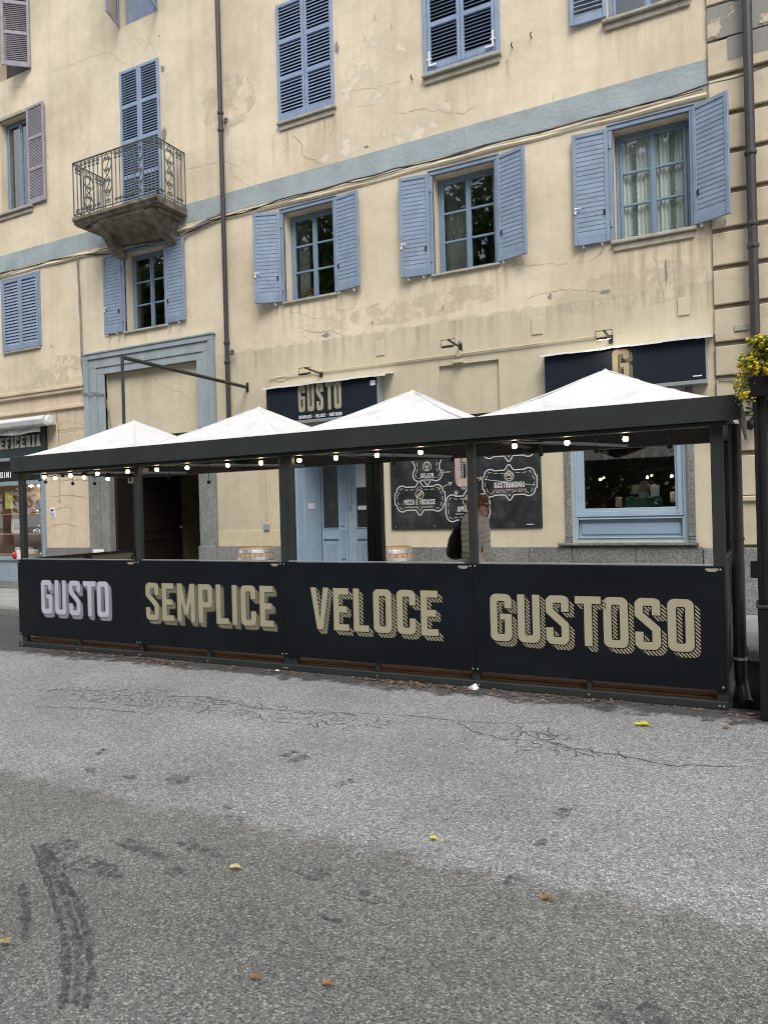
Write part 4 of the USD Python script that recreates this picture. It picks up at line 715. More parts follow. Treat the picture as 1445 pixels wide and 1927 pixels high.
# ------------------------------------------------------------------ lettering (own condensed alphabet, cap height 1)
def rr(x0, y0, x1, y1, r): return sbox(x0+r, y0+r, x1-r, y1-r).buffer(r, 6) if r > 0 else sbox(x0, y0, x1, y1)
def glyph(c, W=.46, s=.15):
    h = s/2; R_ = .13; ri = .035
    ring = lambda w=W: rr(0, 0, w, 1, R_).difference(rr(s, s, w-s, 1-s, ri))
    ln = lambda p: LineString(p).buffer(h, cap_style=2, join_style=1, resolution=5)
    if c == 'O': return ring(), W
    if c == 'C': return ring().difference(sbox(W*.5, .36, W+.1, .66)), W
    if c == 'G': return ring().difference(sbox(W*.5, .58, W+.1, .70)).union(sbox(W*.44, .46, W, .58)), W
    if c == 'U': return rr(0, 0, W, 1.4, R_).difference(rr(s, s, W-s, 1.6, ri)).intersection(sbox(-1, 0, 2, 1)), W
    if c == 'S': return ln([(W-h, .67), (W-h, 1-R_*.7), (W-R_*.9, 1-h), (R_*.9, 1-h), (h, 1-R_*.9), (h, .68), (W-h, .40), (W-h, R_*.9), (W-R_*.9, h), (R_*.9, h), (h, R_*.9), (h, .34)]), W
    if c == 'T': return sbox(0, 1-s, W+.04, 1).union(sbox(W/2+.02-h, 0, W/2+.02+h, 1)), W+.04
    if c == 'E': return sbox(0, 0, s, 1).union(sbox(0, 0, W*.88, s)).union(sbox(0, 1-s, W*.88, 1)).union(sbox(0, .5-h, W*.78, .5+h)), W*.88
    if c == 'F': return sbox(0, 0, s, 1).union(sbox(0, 1-s, W*.86, 1)).union(sbox(0, .5-h, W*.74, .5+h)), W*.86
    if c == 'L': return sbox(0, 0, s, 1).union(sbox(0, 0, W*.85, s)), W*.85
    if c == 'I': return sbox(0, 0, s, 1), s
    if c == 'M': w = W*1.3; return unary_union([sbox(0, 0, s*.94, 1), sbox(w-s*.94, 0, w, 1), Polygon([(0, 1), (s*1.05, 1), (w/2+s*.33, .18), (w/2-s*.33, .18)]), Polygon([(w, 1), (w-s*1.05, 1), (w/2-s*.33, .18), (w/2+s*.33, .18)])]), w
    if c == 'N': return unary_union([sbox(0, 0, s, 1), sbox(W-s, 0, W, 1), Polygon([(0, 1), (s*1.05, 1), (W, 0), (W-s*1.05, 0)])]), W
    if c == 'P': return sbox(0, 0, s, 1).union(rr(0, .40, W, 1, R_).union(sbox(0, .40, W*.4, 1)).difference(rr(s, .40+s, W-s, 1-s, ri))), W
    if c == 'R': return glyph('P', W, s)[0].union(Polygon([(W*.42, .45), (W*.42+s, .45), (W+.01, 0), (W-s+.01, 0)])), W
    if c == 'V': w = W*1.08; return Polygon([(0, 1), (s, 1), (w/2, .24), (w-s, 1), (w, 1), (w/2+s*.55, 0), (w/2-s*.55, 0)]), w
    if c == 'A': w = W*1.06; return unary_union([Polygon([(0, 0), (s, 0), (w/2, .80), (w-s, 0), (w, 0), (w/2+s*.55, 1), (w/2-s*.55, 1)]), sbox(w*.25, .2, w*.75, .2+s*.85)]), w
    if c == 'D': return rr(-.2, 0, W, 1, R_).intersection(sbox(0, 0, 1, 1)).difference(rr(s, s, W-s, 1-s, ri)), W
    if c == 'Z': return unary_union([sbox(0, 0, W, s), sbox(0, 1-s, W, 1), Polygon([(0, s*.8), (s*1.1, s*.8), (W, 1-s*.8), (W-s*1.1, 1-s*.8)])]), W
    if c == '-': return sbox(0, .44, .24, .58), .24
    return None, .24
def word(t, x0, x1, z0, z1, gap=.13, s=.15, W=.46):
    """list of shapely letters filling x0..x1, z0..z1"""
    out = []; x = 0
    for c in t:
        g, w = glyph(c, W, s)
        if g is not None: out.append(affinity.translate(g, x, 0))
        x += w+(gap*.35 if c == 'T' else gap)
    x -= gap; kx = (x1-x0)/x; kz = z1-z0
    return [affinity.affine_transform(g, [kx, 0, 0, kz, x0, z0]) for g in out]
def hatch(g, dx=.044, dz=-.044, gap=.009, pitch=.020, duty=.43):
    sh = unary_union([affinity.translate(g, dx*t, dz*t) for t in np.linspace(.1, 1, 10)]).difference(g.buffer(gap, join_style=2))
    a, b, c, d = sh.bounds; L = max(c-a, d-b)*2; st = []
    k = -L
    while k < L*1.5:
        st.append(Polygon([(a-L+k, d+L), (a-L+k+pitch*duty*1.414, d+L), (a+L+k+pitch*duty*1.414, d-L), (a+L+k, d-L)])); k += pitch*1.414
    return sh.intersection(MultiPolygon(st))
def flat(pg, y, d=.002): return MB().poly(pg, d, on_wall(0, y, 0))

# ------------------------------------------------------------------ wall signs
def sign_box(name, x0, x1, z0, z1, y, label, cap):
    t = thing(name, label, 'shop sign', ((x0+x1)/2, 0, z0))
    put(MB().box(x0, x1, y, y+.012, z0+.05, z1, .003), 'sign_panel', M['sign_navy'], t)
    put(MB().box(x0, x1, y+.013, .0, z0+.05, z1-.01).box(x0, x1+.0, y-.004, -.0, z0, z0+.05, .004).box(x1, x1+.015, y+.01, .0, z0, z1, .003), 'sign_case', M['grey_metal'], t)
    mb = MB(); n = 12; xs = np.linspace(x0-.04, cap, n); r = np.random.default_rng(3)
    for i in range(n-1):
        if i == 4: continue
        a, b = xs[i]+.002, xs[i+1]-.0; dz = .004*math.sin(i*1.7)
        v = np.array([[a, .0, z1+.055], [b, .0, z1+.055], [b, y-.07, z1+.005+dz], [a, y-.07, z1+.005+dz], [a, y-.07, z1-.022+dz], [b, y-.07, z1-.022+dz]]); mb.add(v, [[0, 1, 2], [0, 2, 3], [3, 2, 5], [3, 5, 4]])
    a, b = xs[4]+.01, xs[5]-.01; mb.add(np.array([[a, .0, z1+.05], [b, .0, z1+.055], [b, y-.06, z1+.012], [a, y-.075, z1-.004], [a, y-.075, z1-.03], [b, y-.06, z1-.01]]), [[0, 1, 2], [0, 2, 3], [3, 2, 5], [3, 5, 4]])
    put(mb, 'rain_cap', M['white'], t)
    return t
s1 = sign_box('shop_sign', -7.60, -5.45, 3.10, 3.745, -.24, 'navy GUSTO shop sign under white rain cap above the blue entrance', -5.25)
for g in word('GUSTO', -6.94, -6.10, 3.285, 3.74, gap=.12, s=.17, W=.40): put(flat(g, -.2425), 'letter', M['beige'], s1)
put(flat(unary_union(word('SEMPLICE - VELOCE - GUSTOSO', -6.937, -6.10, 3.172, 3.226, gap=.10, s=.15, W=.42)), -.2425), 'small_lettering', M['white'], s1, kind='stuff')
put(MB().box(-5.56, -5.47, -.244, -.24, 3.60, 3.68), 'sticker', M['white'], s1)
s2 = sign_box('shop_sign', -2.755, -.645, 3.14, 3.74, -.20, 'navy sign with single gold letter G at right above the shop window', -.545)
g = affinity.affine_transform(glyph('G', .46, .155)[0], [.48, 0, 0, .46, -1.815, 3.25]); put(flat(g, -.2025), 'letter', M['gold'], s2); put(flat(hatch(g, .045, -.045, .008, .02), -.2025), 'letter_shadow', M['gold'], s2, kind='stuff')
put(MB().box(-.80, -.69, -.2025, -.20, 3.235, 3.25), 'small_lettering', M['white'], s2)
# flood lamps on arms
M['glow'] = emit_mat('flood_lamp_glow', (1, .86, .62), 22)
def flood(x, z, label, lit):
    t = thing('wall_floodlight', label, 'floodlight', (x, 0, z), 'floodlights above the shop signs')
    put(MB().box(x-.03, x+.03, -.02, .0, z-.06, z+.06, .004), 'wall_plate', M['steel'], t)
    put(MB().tube([(x, -.01, z), (x, -.50, z+.02)], .017, 6), 'arm', M['steel'], t)
    y = -.52
    put(MB().tube([(x-.11, y, z-.06), (x-.11, y, z+.02), (x+.11, y, z+.02), (x+.11, y, z-.06)], .006, 5), 'yoke', M['steel'], t)
    c_, s_ = math.cos(.3), math.sin(.3)
    Mx = lambda v: np.stack([x+v[:, 0], y+v[:, 1]*c_-v[:, 2]*s_, z-.08+v[:, 1]*s_+v[:, 2]*c_], 1)
    put(MB().box(-.09, .09, -.055, .055, -.014, .014, .005, Mx), 'lamp_head', M['steel'], t)
    put(MB().box(-.08, .08, -.045, .045, -.018, -.0145, 0, Mx), 'lens', M['glow'] if lit else M['grey_metal'], t)
flood(-6.62, 3.94, 'black unlit floodlight on an arm above the GUSTO shop sign', False)
flood(-4.10, 4.07, 'black unlit floodlight on an arm above the blind wall niche', False)
flood(-1.86, 3.90, 'black floodlight shining onto the gold G sign', True)
# menu board
M['chalk'] = usdkit.material(stage, '/World/Looks/chalkboard', {'g': ('geometry', {}), 'n': ('noise_texture', {'scale': 2.2, 'detail': 8.0, 'roughness': .72, 'distortion': .4}), 'r': ('rgb_ramp', {'ramp': [(.38, (.008, .009, .011)), (.55, (.026, .029, .033)), (.72, (.085, .09, .10))]}), 'p': ('principled_bsdf', {'roughness': .6, 'specular_ior_level': .25})}, [('g.position', 'n.vector'), ('n.fac', 'r.fac'), ('r.color', 'p.base_color')], surface='p.BSDF')
M['chalk_white'] = pmat('chalk_white', (.50, .50, .50), .8, .1, 9); M['chalk_pink'] = pmat('chalk_pink', (.40, .31, .27), .8, .22, 12); M['chalk_cream'] = pmat('chalk_cream', (.50, .46, .38), .8, .1, 9)
mn = thing('menu_board', 'large chalkboard style menu board on the cream wall beside the entrance', 'menu board', (-4.12, 0, 1.29))
put(MB().box(-5.355, -2.895, -.03, .0, 1.285, 3.03, .003), 'board', M['chalk'], mn)
YM = -.0315
def ornate(cx, cz, w, h, spike=.06):
    a, b = w/2, h/2
    a += .025; b += .025
    body = unary_union([sbox(cx-a*.72, cz-b*.82, cx+a*.72, cz+b*.82), sbox(cx-a, cz-b*.42, cx+a, cz+b*.42)]+[Point(cx+sx*a*.70, cz+sz*b*.50).buffer(b*.42) for sx in (-1, 1) for sz in (-1, 1)])
    body = body.union(Polygon([(cx-.07, cz+b*.8), (cx, cz+b+spike), (cx+.07, cz+b*.8)])).union(Polygon([(cx-.07, cz-b*.8), (cx, cz-b-spike), (cx+.07, cz-b*.8)]))
    body = body.buffer(.025).buffer(-.05).buffer(.025)
    line = body.boundary.buffer(.0085); inner = body.buffer(-.045).boundary; L = inner.length; ds = []
    k = 0
    while k < L: ds.append(LineString([inner.interpolate(q) for q in np.linspace(k, min(k+.06, L), 5)]).buffer(.004)); k += .10
    return line.union(unary_union(ds))
def entry(cx, cz, w, h, text, tw, th, tz, sub, sw, icon_z, extra=None):
    put(flat(ornate(cx, cz, w, h), YM), 'ornate_frame', M['chalk_white'], mn, kind='stuff')
    put(flat(unary_union(word(text, cx-tw/2, cx+tw/2, tz, tz+th, gap=.07, s=.16, W=.42)), YM), 'menu_title', M['chalk_white'], mn, kind='stuff')
    if sub: put(flat(unary_union(word(sub, cx-sw/2, cx+sw/2, tz-.052, tz-.022, gap=.12, s=.12, W=.42)), YM), 'menu_subtitle', M['chalk_pink'], mn, kind='stuff')
    put(flat(Point(cx, icon_z).buffer(.07).boundary.buffer(.005).union(extra) if extra is not None else Point(cx, icon_z).buffer(.07).boundary.buffer(.005), YM), 'menu_icon', M['chalk_cream'], mn)
ln_ = lambda p, w=.006: LineString(p).buffer(w)
iz = 1.835; cx = -4.845
entry(cx, 1.77, .82, .40, 'PIZZA E FOCACCE', .54, .082, 1.672, 'PIZZA AL TRANCIO - FOCACCE FARCITE', .42, iz, unary_union([ln_([(cx-.05, iz-.03), (cx+.03, iz+.05), (cx+.055, iz+.02), (cx-.03, iz-.05), (cx-.05, iz-.03)]), ln_([(cx-.02, iz), (cx, iz-.02)]), ln_([(cx, iz+.02), (cx+.02, iz)])]))
cx, iz = -4.705, 2.27
entry(cx, 2.26, .37, .43, 'GELATO', .22, .072, 2.09, 'GELATO ARTIGIANALE', .17, iz, unary_union([ln_([(cx-.03, iz+.01), (cx, iz-.06), (cx+.03, iz+.01)]), Point(cx, iz+.03).buffer(.033).boundary.buffer(.005)]))
cx, iz = -3.375, 2.06
entry(cx, 1.963, .79, .40, 'GASTRONOMIA', .47, .085, 1.885, 'PIATTI PRONTI E PRODOTTI DA ASPORTARE', .52, iz, unary_union([ln_([(cx-.035, iz-.04), (cx+.035, iz-.04), (cx+.04, iz+.005)]), Point(cx-.03, iz+.02).buffer(.024).boundary.buffer(.005), Point(cx+.03, iz+.02).buffer(.024).boundary.buffer(.005), Point(cx, iz+.035).buffer(.026).boundary.buffer(.005)]))
cx, iz = -4.045, 1.70
entry(cx, 1.60, .67, .40, 'APERITIVI', .34, .08, 1.545, 'SPRITZ - DRINK - VINO', .40, iz, unary_union([ln_([(cx-.035, iz+.045), (cx, iz), (cx+.035, iz+.045), (cx-.035, iz+.045)]), ln_([(cx, iz), (cx, iz-.045)])]))
entry(-3.375, 2.56, .80, .44, 'CAFFETTERIA', .47, .085, 2.50, None, 0, 2.70)
g = affinity.affine_transform(glyph('G', .46, .155)[0], [.60, 0, 0, .82, -4.235, 1.93]); put(flat(g, YM), 'big_letter', M['chalk_pink'], mn); put(flat(hatch(g, .045, -.05, .012, .028), YM), 'big_letter_shadow', M['chalk_white'], mn, kind='stuff')
def arrow(p, q):
    p, q = np.array(p), np.array(q); d = (q-p)/np.linalg.norm(q-p); n = np.array([-d[1], d[0]])
    return unary_union([ln_([p, q], .005), ln_([q-d*.055+n*.03, q], .005), ln_([q-d*.055-n*.03, q], .005)])
for p, q in (((-4.31, 2.165), (-4.485, 2.165)), ((-4.53, 1.90), (-4.29, 2.0)), ((-3.90, 2.06), (-3.79, 2.03)), ((-4.22, 1.875), (-4.23, 1.80))): put(flat(arrow(p, q), YM), 'arrow', M['chalk_cream'], mn)
for x in (-5.28, -4.6, -3.85, -3.02): put(MB().lathe([(0, .004), (.010, .003), (.011, 0)], (x, -.0305, 1.33), 8, lambda v: np.stack([v[:, 0], -v[:, 2], v[:, 1]], 1)), 'screw', M['grey_metal'], mn)
put(MB().box(-3.13, -3.04, -.032, -.0305, 1.325, 1.34), 'small_print', M['chalk_white'], mn)
# jeweller: sign boards and rolled awning
M['green_board'] = pmat('sign_green', (.014, .026, .025), .4, .15, 3); M['silver_letter'] = pmat('letter_silver', (.36, .34, .29), .45, .2, 9)
def serif(g, w, x, z, h):
    return g
js1 = thing('shop_sign', 'dark green jeweller sign with raised silver serif letters OREFICERIA at left edge', 'shop sign', (-14.6, 0, 2.98))
put(MB().box(-16.3, -13.46, -.06, .0, 2.96, 3.66, .01), 'board', M['green_board'], js1); put(MB().box(-16.3, -13.44, -.085, .0, 2.90, 2.96, .01), 'board_ledge', M['slate_blue'], js1)
xs = -15.245
def serif_letter(c, x, w, z, h):
    g, ww = glyph(c, .50, .20); g = affinity.affine_transform(g, [w/ww*.86, 0, 0, h, x, z]); a, b, c_, d = g.bounds; t = .022; st = .20*w/ww*.86; ex = []
    if c in 'REFIA':
        cols = [a+st/2] if c not in 'A' else [a+st/2, c_-st/2]
        if c == 'R': cols.append(c_-st/2)
        for u in cols: ex.append(sbox(u-st/2-.018, b, u+st/2+.018, b+t))
        if c in 'REFI': ex.append(sbox(a-.018, d-t, a+st+.018, d))
    if c in 'EF': ex += [sbox(c_-.016, d-h*.24, c_, d), ] + ([sbox(c_-.016, b, c_, b+h*.22)] if c == 'E' else [])
    return unary_union([g, *ex])
xs = -13.57
for c in 'OREFICERIA'[::-1]:
    wd = .075 if c == 'I' else .15
    xs -= wd+.012; put(MB().poly(serif_letter(c, xs, wd, 3.16, .25), .018, on_wall(0, -.0605, 0)), 'letter', M['silver_letter'], js1); xs -= .028
js2 = thing('shop_sign', 'black fascia strip with white lettering below the dark green jeweller sign', 'shop sign', (-14.9, 0, 2.5))
put(MB().box(-16.3, -13.66, -.05, .0, 2.46, 2.78, .006), 'board', M['black'], js2)
for g in word('OROLOGINI', -15.60, -14.60, 2.535, 2.665, gap=.2, s=.16, W=.5): put(flat(g, -.0505), 'letter', M['white'], js2)
aw = thing('awning', 'rolled up grey white awning cassette over the jeweller sign', 'awning', (-14.7, -.2, 3.6))
cs = Polygon([(-.05, .05), (-.30, .02), (-.36, -.05), (-.33, -.13), (-.22, -.16), (-.05, -.12)]).buffer(.015); m = trimesh.creation.extrude_polygon(cs, 3.1, engine='earcut'); v = np.array(m.vertices)
M['awn_grey'] = pmat('awning_case', (.55, .56, .56), .45, .1, 5); M['awn_cloth'] = pmat('awning_cloth', (.40, .40, .40), .8, .25, 5, bump=.02, bscale=9)
put(MB().add(np.stack([-16.25+v[:, 2], v[:, 0], 3.72+v[:, 1]], 1), m.faces), 'cassette', M['awn_grey'], aw); put(MB().lathe([(0, .03), (.07, .03), (.10, .015), (.105, 0)], (-13.15, -.2, 3.665), 16, lambda v: np.stack([v[:, 2], v[:, 0], v[:, 1]], 1)), 'end_cap', M['white'], aw)
n = 80; xx = np.linspace(-16.2, -13.38, n); r = np.random.default_rng(8); mb = MB(); rows = []
for k, z in enumerate((3.60, 3.54, 3.48, 3.425)): rows.append(np.stack([xx, -.24+.014*np.sin(xx*9+k*.8)+.012*np.sin(xx*23+k*1.9), z+(.015*np.sin(xx*5) if k == 3 else 0)+0*xx], 1))
mb.add(np.vstack(rows), [t for k in range(3) for i in range(n-1) for t in ([k*n+i, (k+1)*n+i, (k+1)*n+i+1], [k*n+i, (k+1)*n+i+1, k*n+i+1])]); put(mb, 'valance', M['awn_cloth'], aw)
put(MB().tube([(-13.12, -.04, 3.62), (-13.12, -.03, 3.0), (-13.13, -.03, 2.0)], .018, 8), 'awning_crank_pole', M['cream_paint'], aw)

# ------------------------------------------------------------------ the terrace
ter = thing('terrace_pavilion', 'anthracite street terrace with navy panels and white tent roofs', 'terrace', (-4.35, -3.5, 0))
YF, YB, XL, XR = -4.46, -2.56, -8.41, -.27
A = M['anthracite']
for x0, x1 in ((-8.41, -8.33), (-6.41, -6.335), (-4.40, -4.322), (-4.318, -4.24), (-2.36, -2.288), (-.365, -.275)): put(MB().box(x0, x1, YF, YF+.065, .0, 2.19, .006), 'post', A, ter)
for x0, x1 in ((-8.41, -8.31), (-4.43, -4.33), (-4.32, -4.22), (-.36, -.26)): put(MB().box(x0, x1, YB, YB+.10, .0, 2.19, .006), 'post', M['steel'], ter)
put(MB().box(-8.44, -.145, -4.545, -4.525, 2.205, 2.395, .003).box(-8.44, -.145, -4.525, -4.40, 2.375, 2.395, .003), 'fascia', A, ter)
put(MB().box(-8.42, -.25, -4.505, -4.40, 2.175, 2.205, .004).box(-8.42, -.25, -4.47, -4.36, 2.205, 2.36, .004), 'front_beam', A, ter)
put(MB().box(-8.42, -.25, YB-.02, YB+.10, 2.19, 2.38, .004), 'rear_beam', M['steel'], ter)
put(MB().box(-.165, -.145, -4.525, -2.45, 2.205, 2.395, .003), 'fascia', A, ter); put(MB().box(-8.44, -8.42, -4.525, -2.45, 2.205, 2.395, .003), 'fascia', A, ter)
put(MB().box(-.36, -.25, -4.35, YB, 2.19, 2.36, .004), 'side_beam', M['steel'], ter); put(MB().box(-8.42, -8.31, -4.35, YB, 2.19, 2.36, .004), 'side_beam', M['steel'], ter)
for x in (-6.36, -4.30, -2.31): put(MB().box(x-.05, x+.05, -4.35, YB, 2.24, 2.36, .004), 'cross_beam', M['steel'], ter)
for xa, xb in ((-8.3, -6.5), (-6.3, -4.5), (-4.15, -2.5), (-2.2, -.5)): put(MB().tube([(xa, -4.35, 2.20), (xa+.55*(xb-xa), YB, 2.21)], .016, 4), 'tension_bar', M['grey_metal'], ter)
XS = [-8.43, -6.38, -4.37, -2.32, -.285]
WORDS = (('GUSTO', -7.998, -6.83, .435, .852, 'white_letter'), ('SEMPLICE', -6.247, -4.49, .435, .854, 'beige'), ('VELOCE', -4.035, -2.664, .44, .853, 'beige'), ('GUSTOSO', -2.166, -.51, .430, .842, 'beige'))
M['cream_panel'] = pmat('cream_board', (.34, .30, .23), .7, .1, 4)
pn = []
for k in range(4):
    p = put(MB().box(XS[k]+.0015, XS[k+1]-.0015, -4.485, -4.462, .148, 1.10, .003), 'front_panel', M['navy'], ter); pn.append(p)
    t, a, b, c, d, m = WORDS[k]
    for g in word(t, a, b, c, d, gap=.125, s=.15, W=.46):
        put(flat(g, -4.4855), 'letter', M[m], p); put(flat(hatch(g, pitch=.021 if k == 3 else .025), -4.4855), 'letter_shadow', M[m], p, kind='stuff')
    put(MB().box(XS[k+1]-.135, XS[k+1]-.045, -4.487, -4.485, 1.068, 1.083).box(XS[k+1]-.12, XS[k+1]-.06, -4.487, -4.485, 1.058, 1.066), 'maker_label', M['cream_panel'], p)
    put(MB().box(XS[k]+.08, XS[k+1]-.08, -4.478, -4.466, 1.104, 1.116, .002), 'top_strip', M['grey_metal'], p)
def screw(x, z, y=-4.485, par=None): put(MB().lathe([(0, .005), (.007, .0035), (.009, 0)], (x, y, z), 8, lambda v: np.stack([v[:, 0], -v[:, 2], v[:, 1]], 1)), 'screw', M['grey_metal'], par or ter)
for x in XS[1:4]:
    for dx in (-.022, .022): screw(x+dx, 1.082); screw(x+dx, .168)
for x in (XS[0]+.03, XS[4]-.03): screw(x, 1.075); screw(x, .172)
for x in XS: screw(x+(.03 if x < -8 else -.03 if x > -.5 else .0), .03, -4.491); screw(x+(.06 if x < -8 else -.06 if x > -.5 else .03), .03, -4.491)
for x in (-7.37, -5.37, -3.31, -1.33): screw(x, .03, -4.491); put(MB().box(x-.02, x+.02, -4.47, -4.43, .06, .15, .003), 'stub', A, ter)
put(MB().box(-8.44, -.28, -4.49, -4.40, .002, .062, .004), 'base_rail', A, ter)
# end walls:, cream inside with a dark cross frame
for x, s_ in ((-8.38, 1), (-.30, -1)):
    put(MB().box(x-.012, x+.0, -4.36, YB, .15, 1.10, .003), 'end_panel', M['cream_panel'] if s_ > 0 else M['navy'], ter)
    fm = MB().box(x, x+s_*.03, -4.36, YB, 1.08, 1.115, .003).box(x, x+s_*.03, -4.36, YB, .15, .19, .003)
    for k in range(2):
        y0, y1 = -4.34+k*.9, -4.34+(k+1)*.9; fm.tube([(x+s_*.012, y0, .17), (x+s_*.012, y1, 1.09)], .022, 4).tube([(x+s_*.012, y0, 1.09), (x+s_*.012, y1, .17)], .022, 4).box(x, x+s_*.025, y1-.02, y1+.02, .19, 1.08, .002)
    put(fm, 'brace_frame', M['steel'], ter)
for i in range(13): put(MB().box(-8.36, -.33, -4.395+i*.1425, -4.395+i*.1425+.138, .078, .105, .004), 'deck_plank', M['deck'], ter)
put(MB().box(-8.36, -.33, -4.402, -4.397, .01, .075), 'deck_edge_board', M['deck_edge'], ter)
# tent roofs
def tent(x0, x1, y0, y1, z0, zp, seed):
    n = 18; us = np.linspace(-1, 1, 2*n+1); mb = MB(); V = []; r = np.random.default_rng(seed)
    for v_ in us:
        for u in us:
            d = max(abs(u), abs(v_)); e = 1-d
            h = e**1.10*.985+.015*(1-math.exp(-e*30)) ; z = z0+(zp-z0)*h-.012*math.sin(math.pi*min(1, e*1.2))*(1-abs(abs(u)-abs(v_))/max(d, .05)*0)
            V.append([(x0+x1)/2+u*(x1-x0)/2, (y0+y1)/2+v_*(y1-y0)/2, z+(.018 if d < .04 else 0)+.022*(r.normal()*.12+math.sin(u*3.1+seed)*math.sin(v_*2.7+seed*2)*.45)*min(1, e*5)*min(1, d*3)])
    N_ = 2*n+1; F = []
    for i in range(N_-1):
        for j in range(N_-1):
            a, b, c, d = i*N_+j, i*N_+j+1, (i+1)*N_+j+1, (i+1)*N_+j
            if (i < n) == (j < n): F += [[a, b, c], [a, c, d]]
            else: F += [[a, b, d], [b, c, d]]
    return mb.add(V, F)
for k, (x0, x1) in enumerate(((-8.39, -6.37), (-6.36, -4.33), (-4.32, -2.32), (-2.31, -.31))):
    p = put(tent(x0, x1, -4.47, -2.50, 2.385, 2.865, k), 'tent_roof', M['canvas'], ter)
    xm, ym = (x0+x1)/2, -3.485; sm = MB()
    for a, b in ((x0, -4.47), (x1, -4.47), (x0, -2.50), (x1, -2.50)):
        t = np.linspace(.04, .97, 14); sm.tube([(a+(xm-a)*(1-q), b+(ym-b)*(1-q), 2.385+(.48)*(1-q)**1.10-.012*math.sin(math.pi*min(1, (1-q)*1.2))+.004) for q in t], .007, 5)
    put(sm, 'ridge_seam', M['canvas'], p)
# drain pipe at the right end
put(MB().tube([(-.20, -4.25, 2.2), (-.20, -4.25, .22), (-.19, -4.27, .14), (-.17, -4.33, .06), (-.15, -4.40, .035)], .047, 14), 'drainpipe', M['drain'], ter, smooth=30)
put(MB().lathe([(.048, -.012), (.053, -.01), (.053, .01), (.048, .012)], (-.20, -4.25, .36), 14), 'pipe_clip', M['grey_metal'], ter); put(MB().lathe([(.048, -.012), (.053, -.01), (.053, .01), (.048, .012)], (-.20, -4.25, 1.3), 14), 'pipe_clip', M['drain'], ter)
rl = thing('warning_lamp', 'red warning lamp with white mount on the left terrace corner', 'lamp', (-8.44, -4.46, 1.12)); put(MB().mesh(trimesh.creation.icosphere(2, 1).apply_scale((.032, .04, .05)).apply_translation((-8.46, -4.49, 1.155))), 'lens', M['red'], rl, smooth=True); put(MB().box(-8.44, -8.385, -4.49, -4.462, 1.10, 1.215, .006), 'mount', M['white'], rl)
# string lights
M['bulb'] = emit_mat('bulb_glow', (1, .74, .40), 12)
st = thing('string_lights', 'string of warm round bulbs hung along the front terrace beam', 'string lights', (-4.4, -4.36, 2.15))
def bulb(x, y, z, par, lit=True):
    s_ = put(MB().lathe([(0, .075), (.022, .075), (.024, .03), (.030, .026), (.030, .018), (0, .018)], (x, y, z), 12), 'lamp_socket', M['black'], par)
    t = np.linspace(0, math.pi, 9); put(MB().lathe([(max(.0, .024*math.sin(a)), .024*math.cos(a)) for a in t][1:]+[(0, -.024)], (x, y, z-.002), 14), 'bulb', M['bulb'] if lit else M['black'], s_, smooth=True)
xs = []
for px, py in ((83, 893), (132, 889), (183, 885), (240, 883), (295, 881), (352, 877), (428, 873), (491, 868), (563, 863), (632, 859), (709, 853), (791, 849), (968, 841), (1067, 833), (1177, 826)):
    c = at_y(px, py, -4.34); bulb(c[0], -4.34, 2.135, st); xs.append(c[0])
pts = []
for a, b in zip(xs[:-1], xs[1:]):
    for q in (0, .25, .5, .75): pts.append((a+(b-a)*q, -4.34, 2.185-.10*(q*(1-q))*(2.2 if 6 <= len(pts)/4 < 7 else 1)))
pts.append((xs[-1], -4.34, 2.185)); pts += [(-.75, -4.34, 2.15), (-.55, -4.34, 2.18)]
put(MB().tube(pts, .006, 5), 'cord', M['black'], st)
for x in (-6.0, -5.42, -3.15, -2.55, -1.72, -.67, -1.25): put(MB().tube([(x, -4.33, 2.18), (x+.003, -4.33, 2.06 if x != -5.42 else 1.98)], .004, 4).mesh(trimesh.creation.icosphere(1, .022).apply_translation((x, -4.33, 2.05 if x != -5.42 else 1.96))), 'dead_socket', M['black'], st)
st2 = thing('string_lights', 'second shorter bulb string sagging deeper inside at the left end', 'string lights', (-7.5, -3.8, 2.1)); pts = [(-8.3, -3.8, 2.17)]
for px, py in ((104, 899), (158, 898), (203, 901)):
    c = at_y(px, py, -3.8); bulb(c[0], -3.8, c[2], st2); pts += [(c[0]-.24, -3.8, c[2]+.03), (c[0], -3.8, c[2]+.07)]
pts += [(pts[-1][0]+.2, -3.8, pts[-1][2]-.02), (pts[-1][0]+.5, -3.7, 2.15)]; put(MB().tube(pts, .006, 5), 'cord', M['black'], st2)
for px, py in ((75, 903), (86, 907), (118, 895), (137, 910), (178, 910)):
    c = at_y(px, py, -3.8); put(MB().tube([(c[0], -3.8, c[2]+.08), c], .004, 4).mesh(trimesh.creation.icosphere(1, .024).apply_translation(c)), 'dead_socket', M['black'], st2)
el = thing('emergency_lamp', 'small white emergency lamp box on the rear beam near the second post', 'lamp', (-8.2, -2.6, 2.2))
c = at_y(273, 886, -2.62); put(MB().box(c[0]-.06, c[0]+.06, -2.64, -2.59, c[2]-.05, c[2]+.05, .008), 'lamp_box', M['paper'], el); put(MB().box(c[0]-.05, c[0]-.02, -2.645, -2.64, c[2]-.03, c[2]+.03), 'lens', M['grey_metal'], el)
c = at_y(246, 902, -2.62); es = thing('hanging_sign', 'small white sign hanging inside beside the second post', 'sign', tuple(c)); put(MB().box(c[0]-.05, c[0]+.05, -2.63, -2.61, c[2]-.06, c[2]+.06, .006), 'plate', M['paper'], es); put(MB().box(c[0]-.02, c[0]+.02, -2.634, -2.63, c[2]-.03, c[2]+.03), 'pictogram', M['pipe'], es)
tb = thing('bistro_table', 'dark bistro table inside the terrace, only its legs show below', 'table', (-5.7, -3.9, .105)); put(MB().box(-6.1, -5.3, -4.3, -3.6, .80, .83, .008), 'table_top', M['deck'], tb)
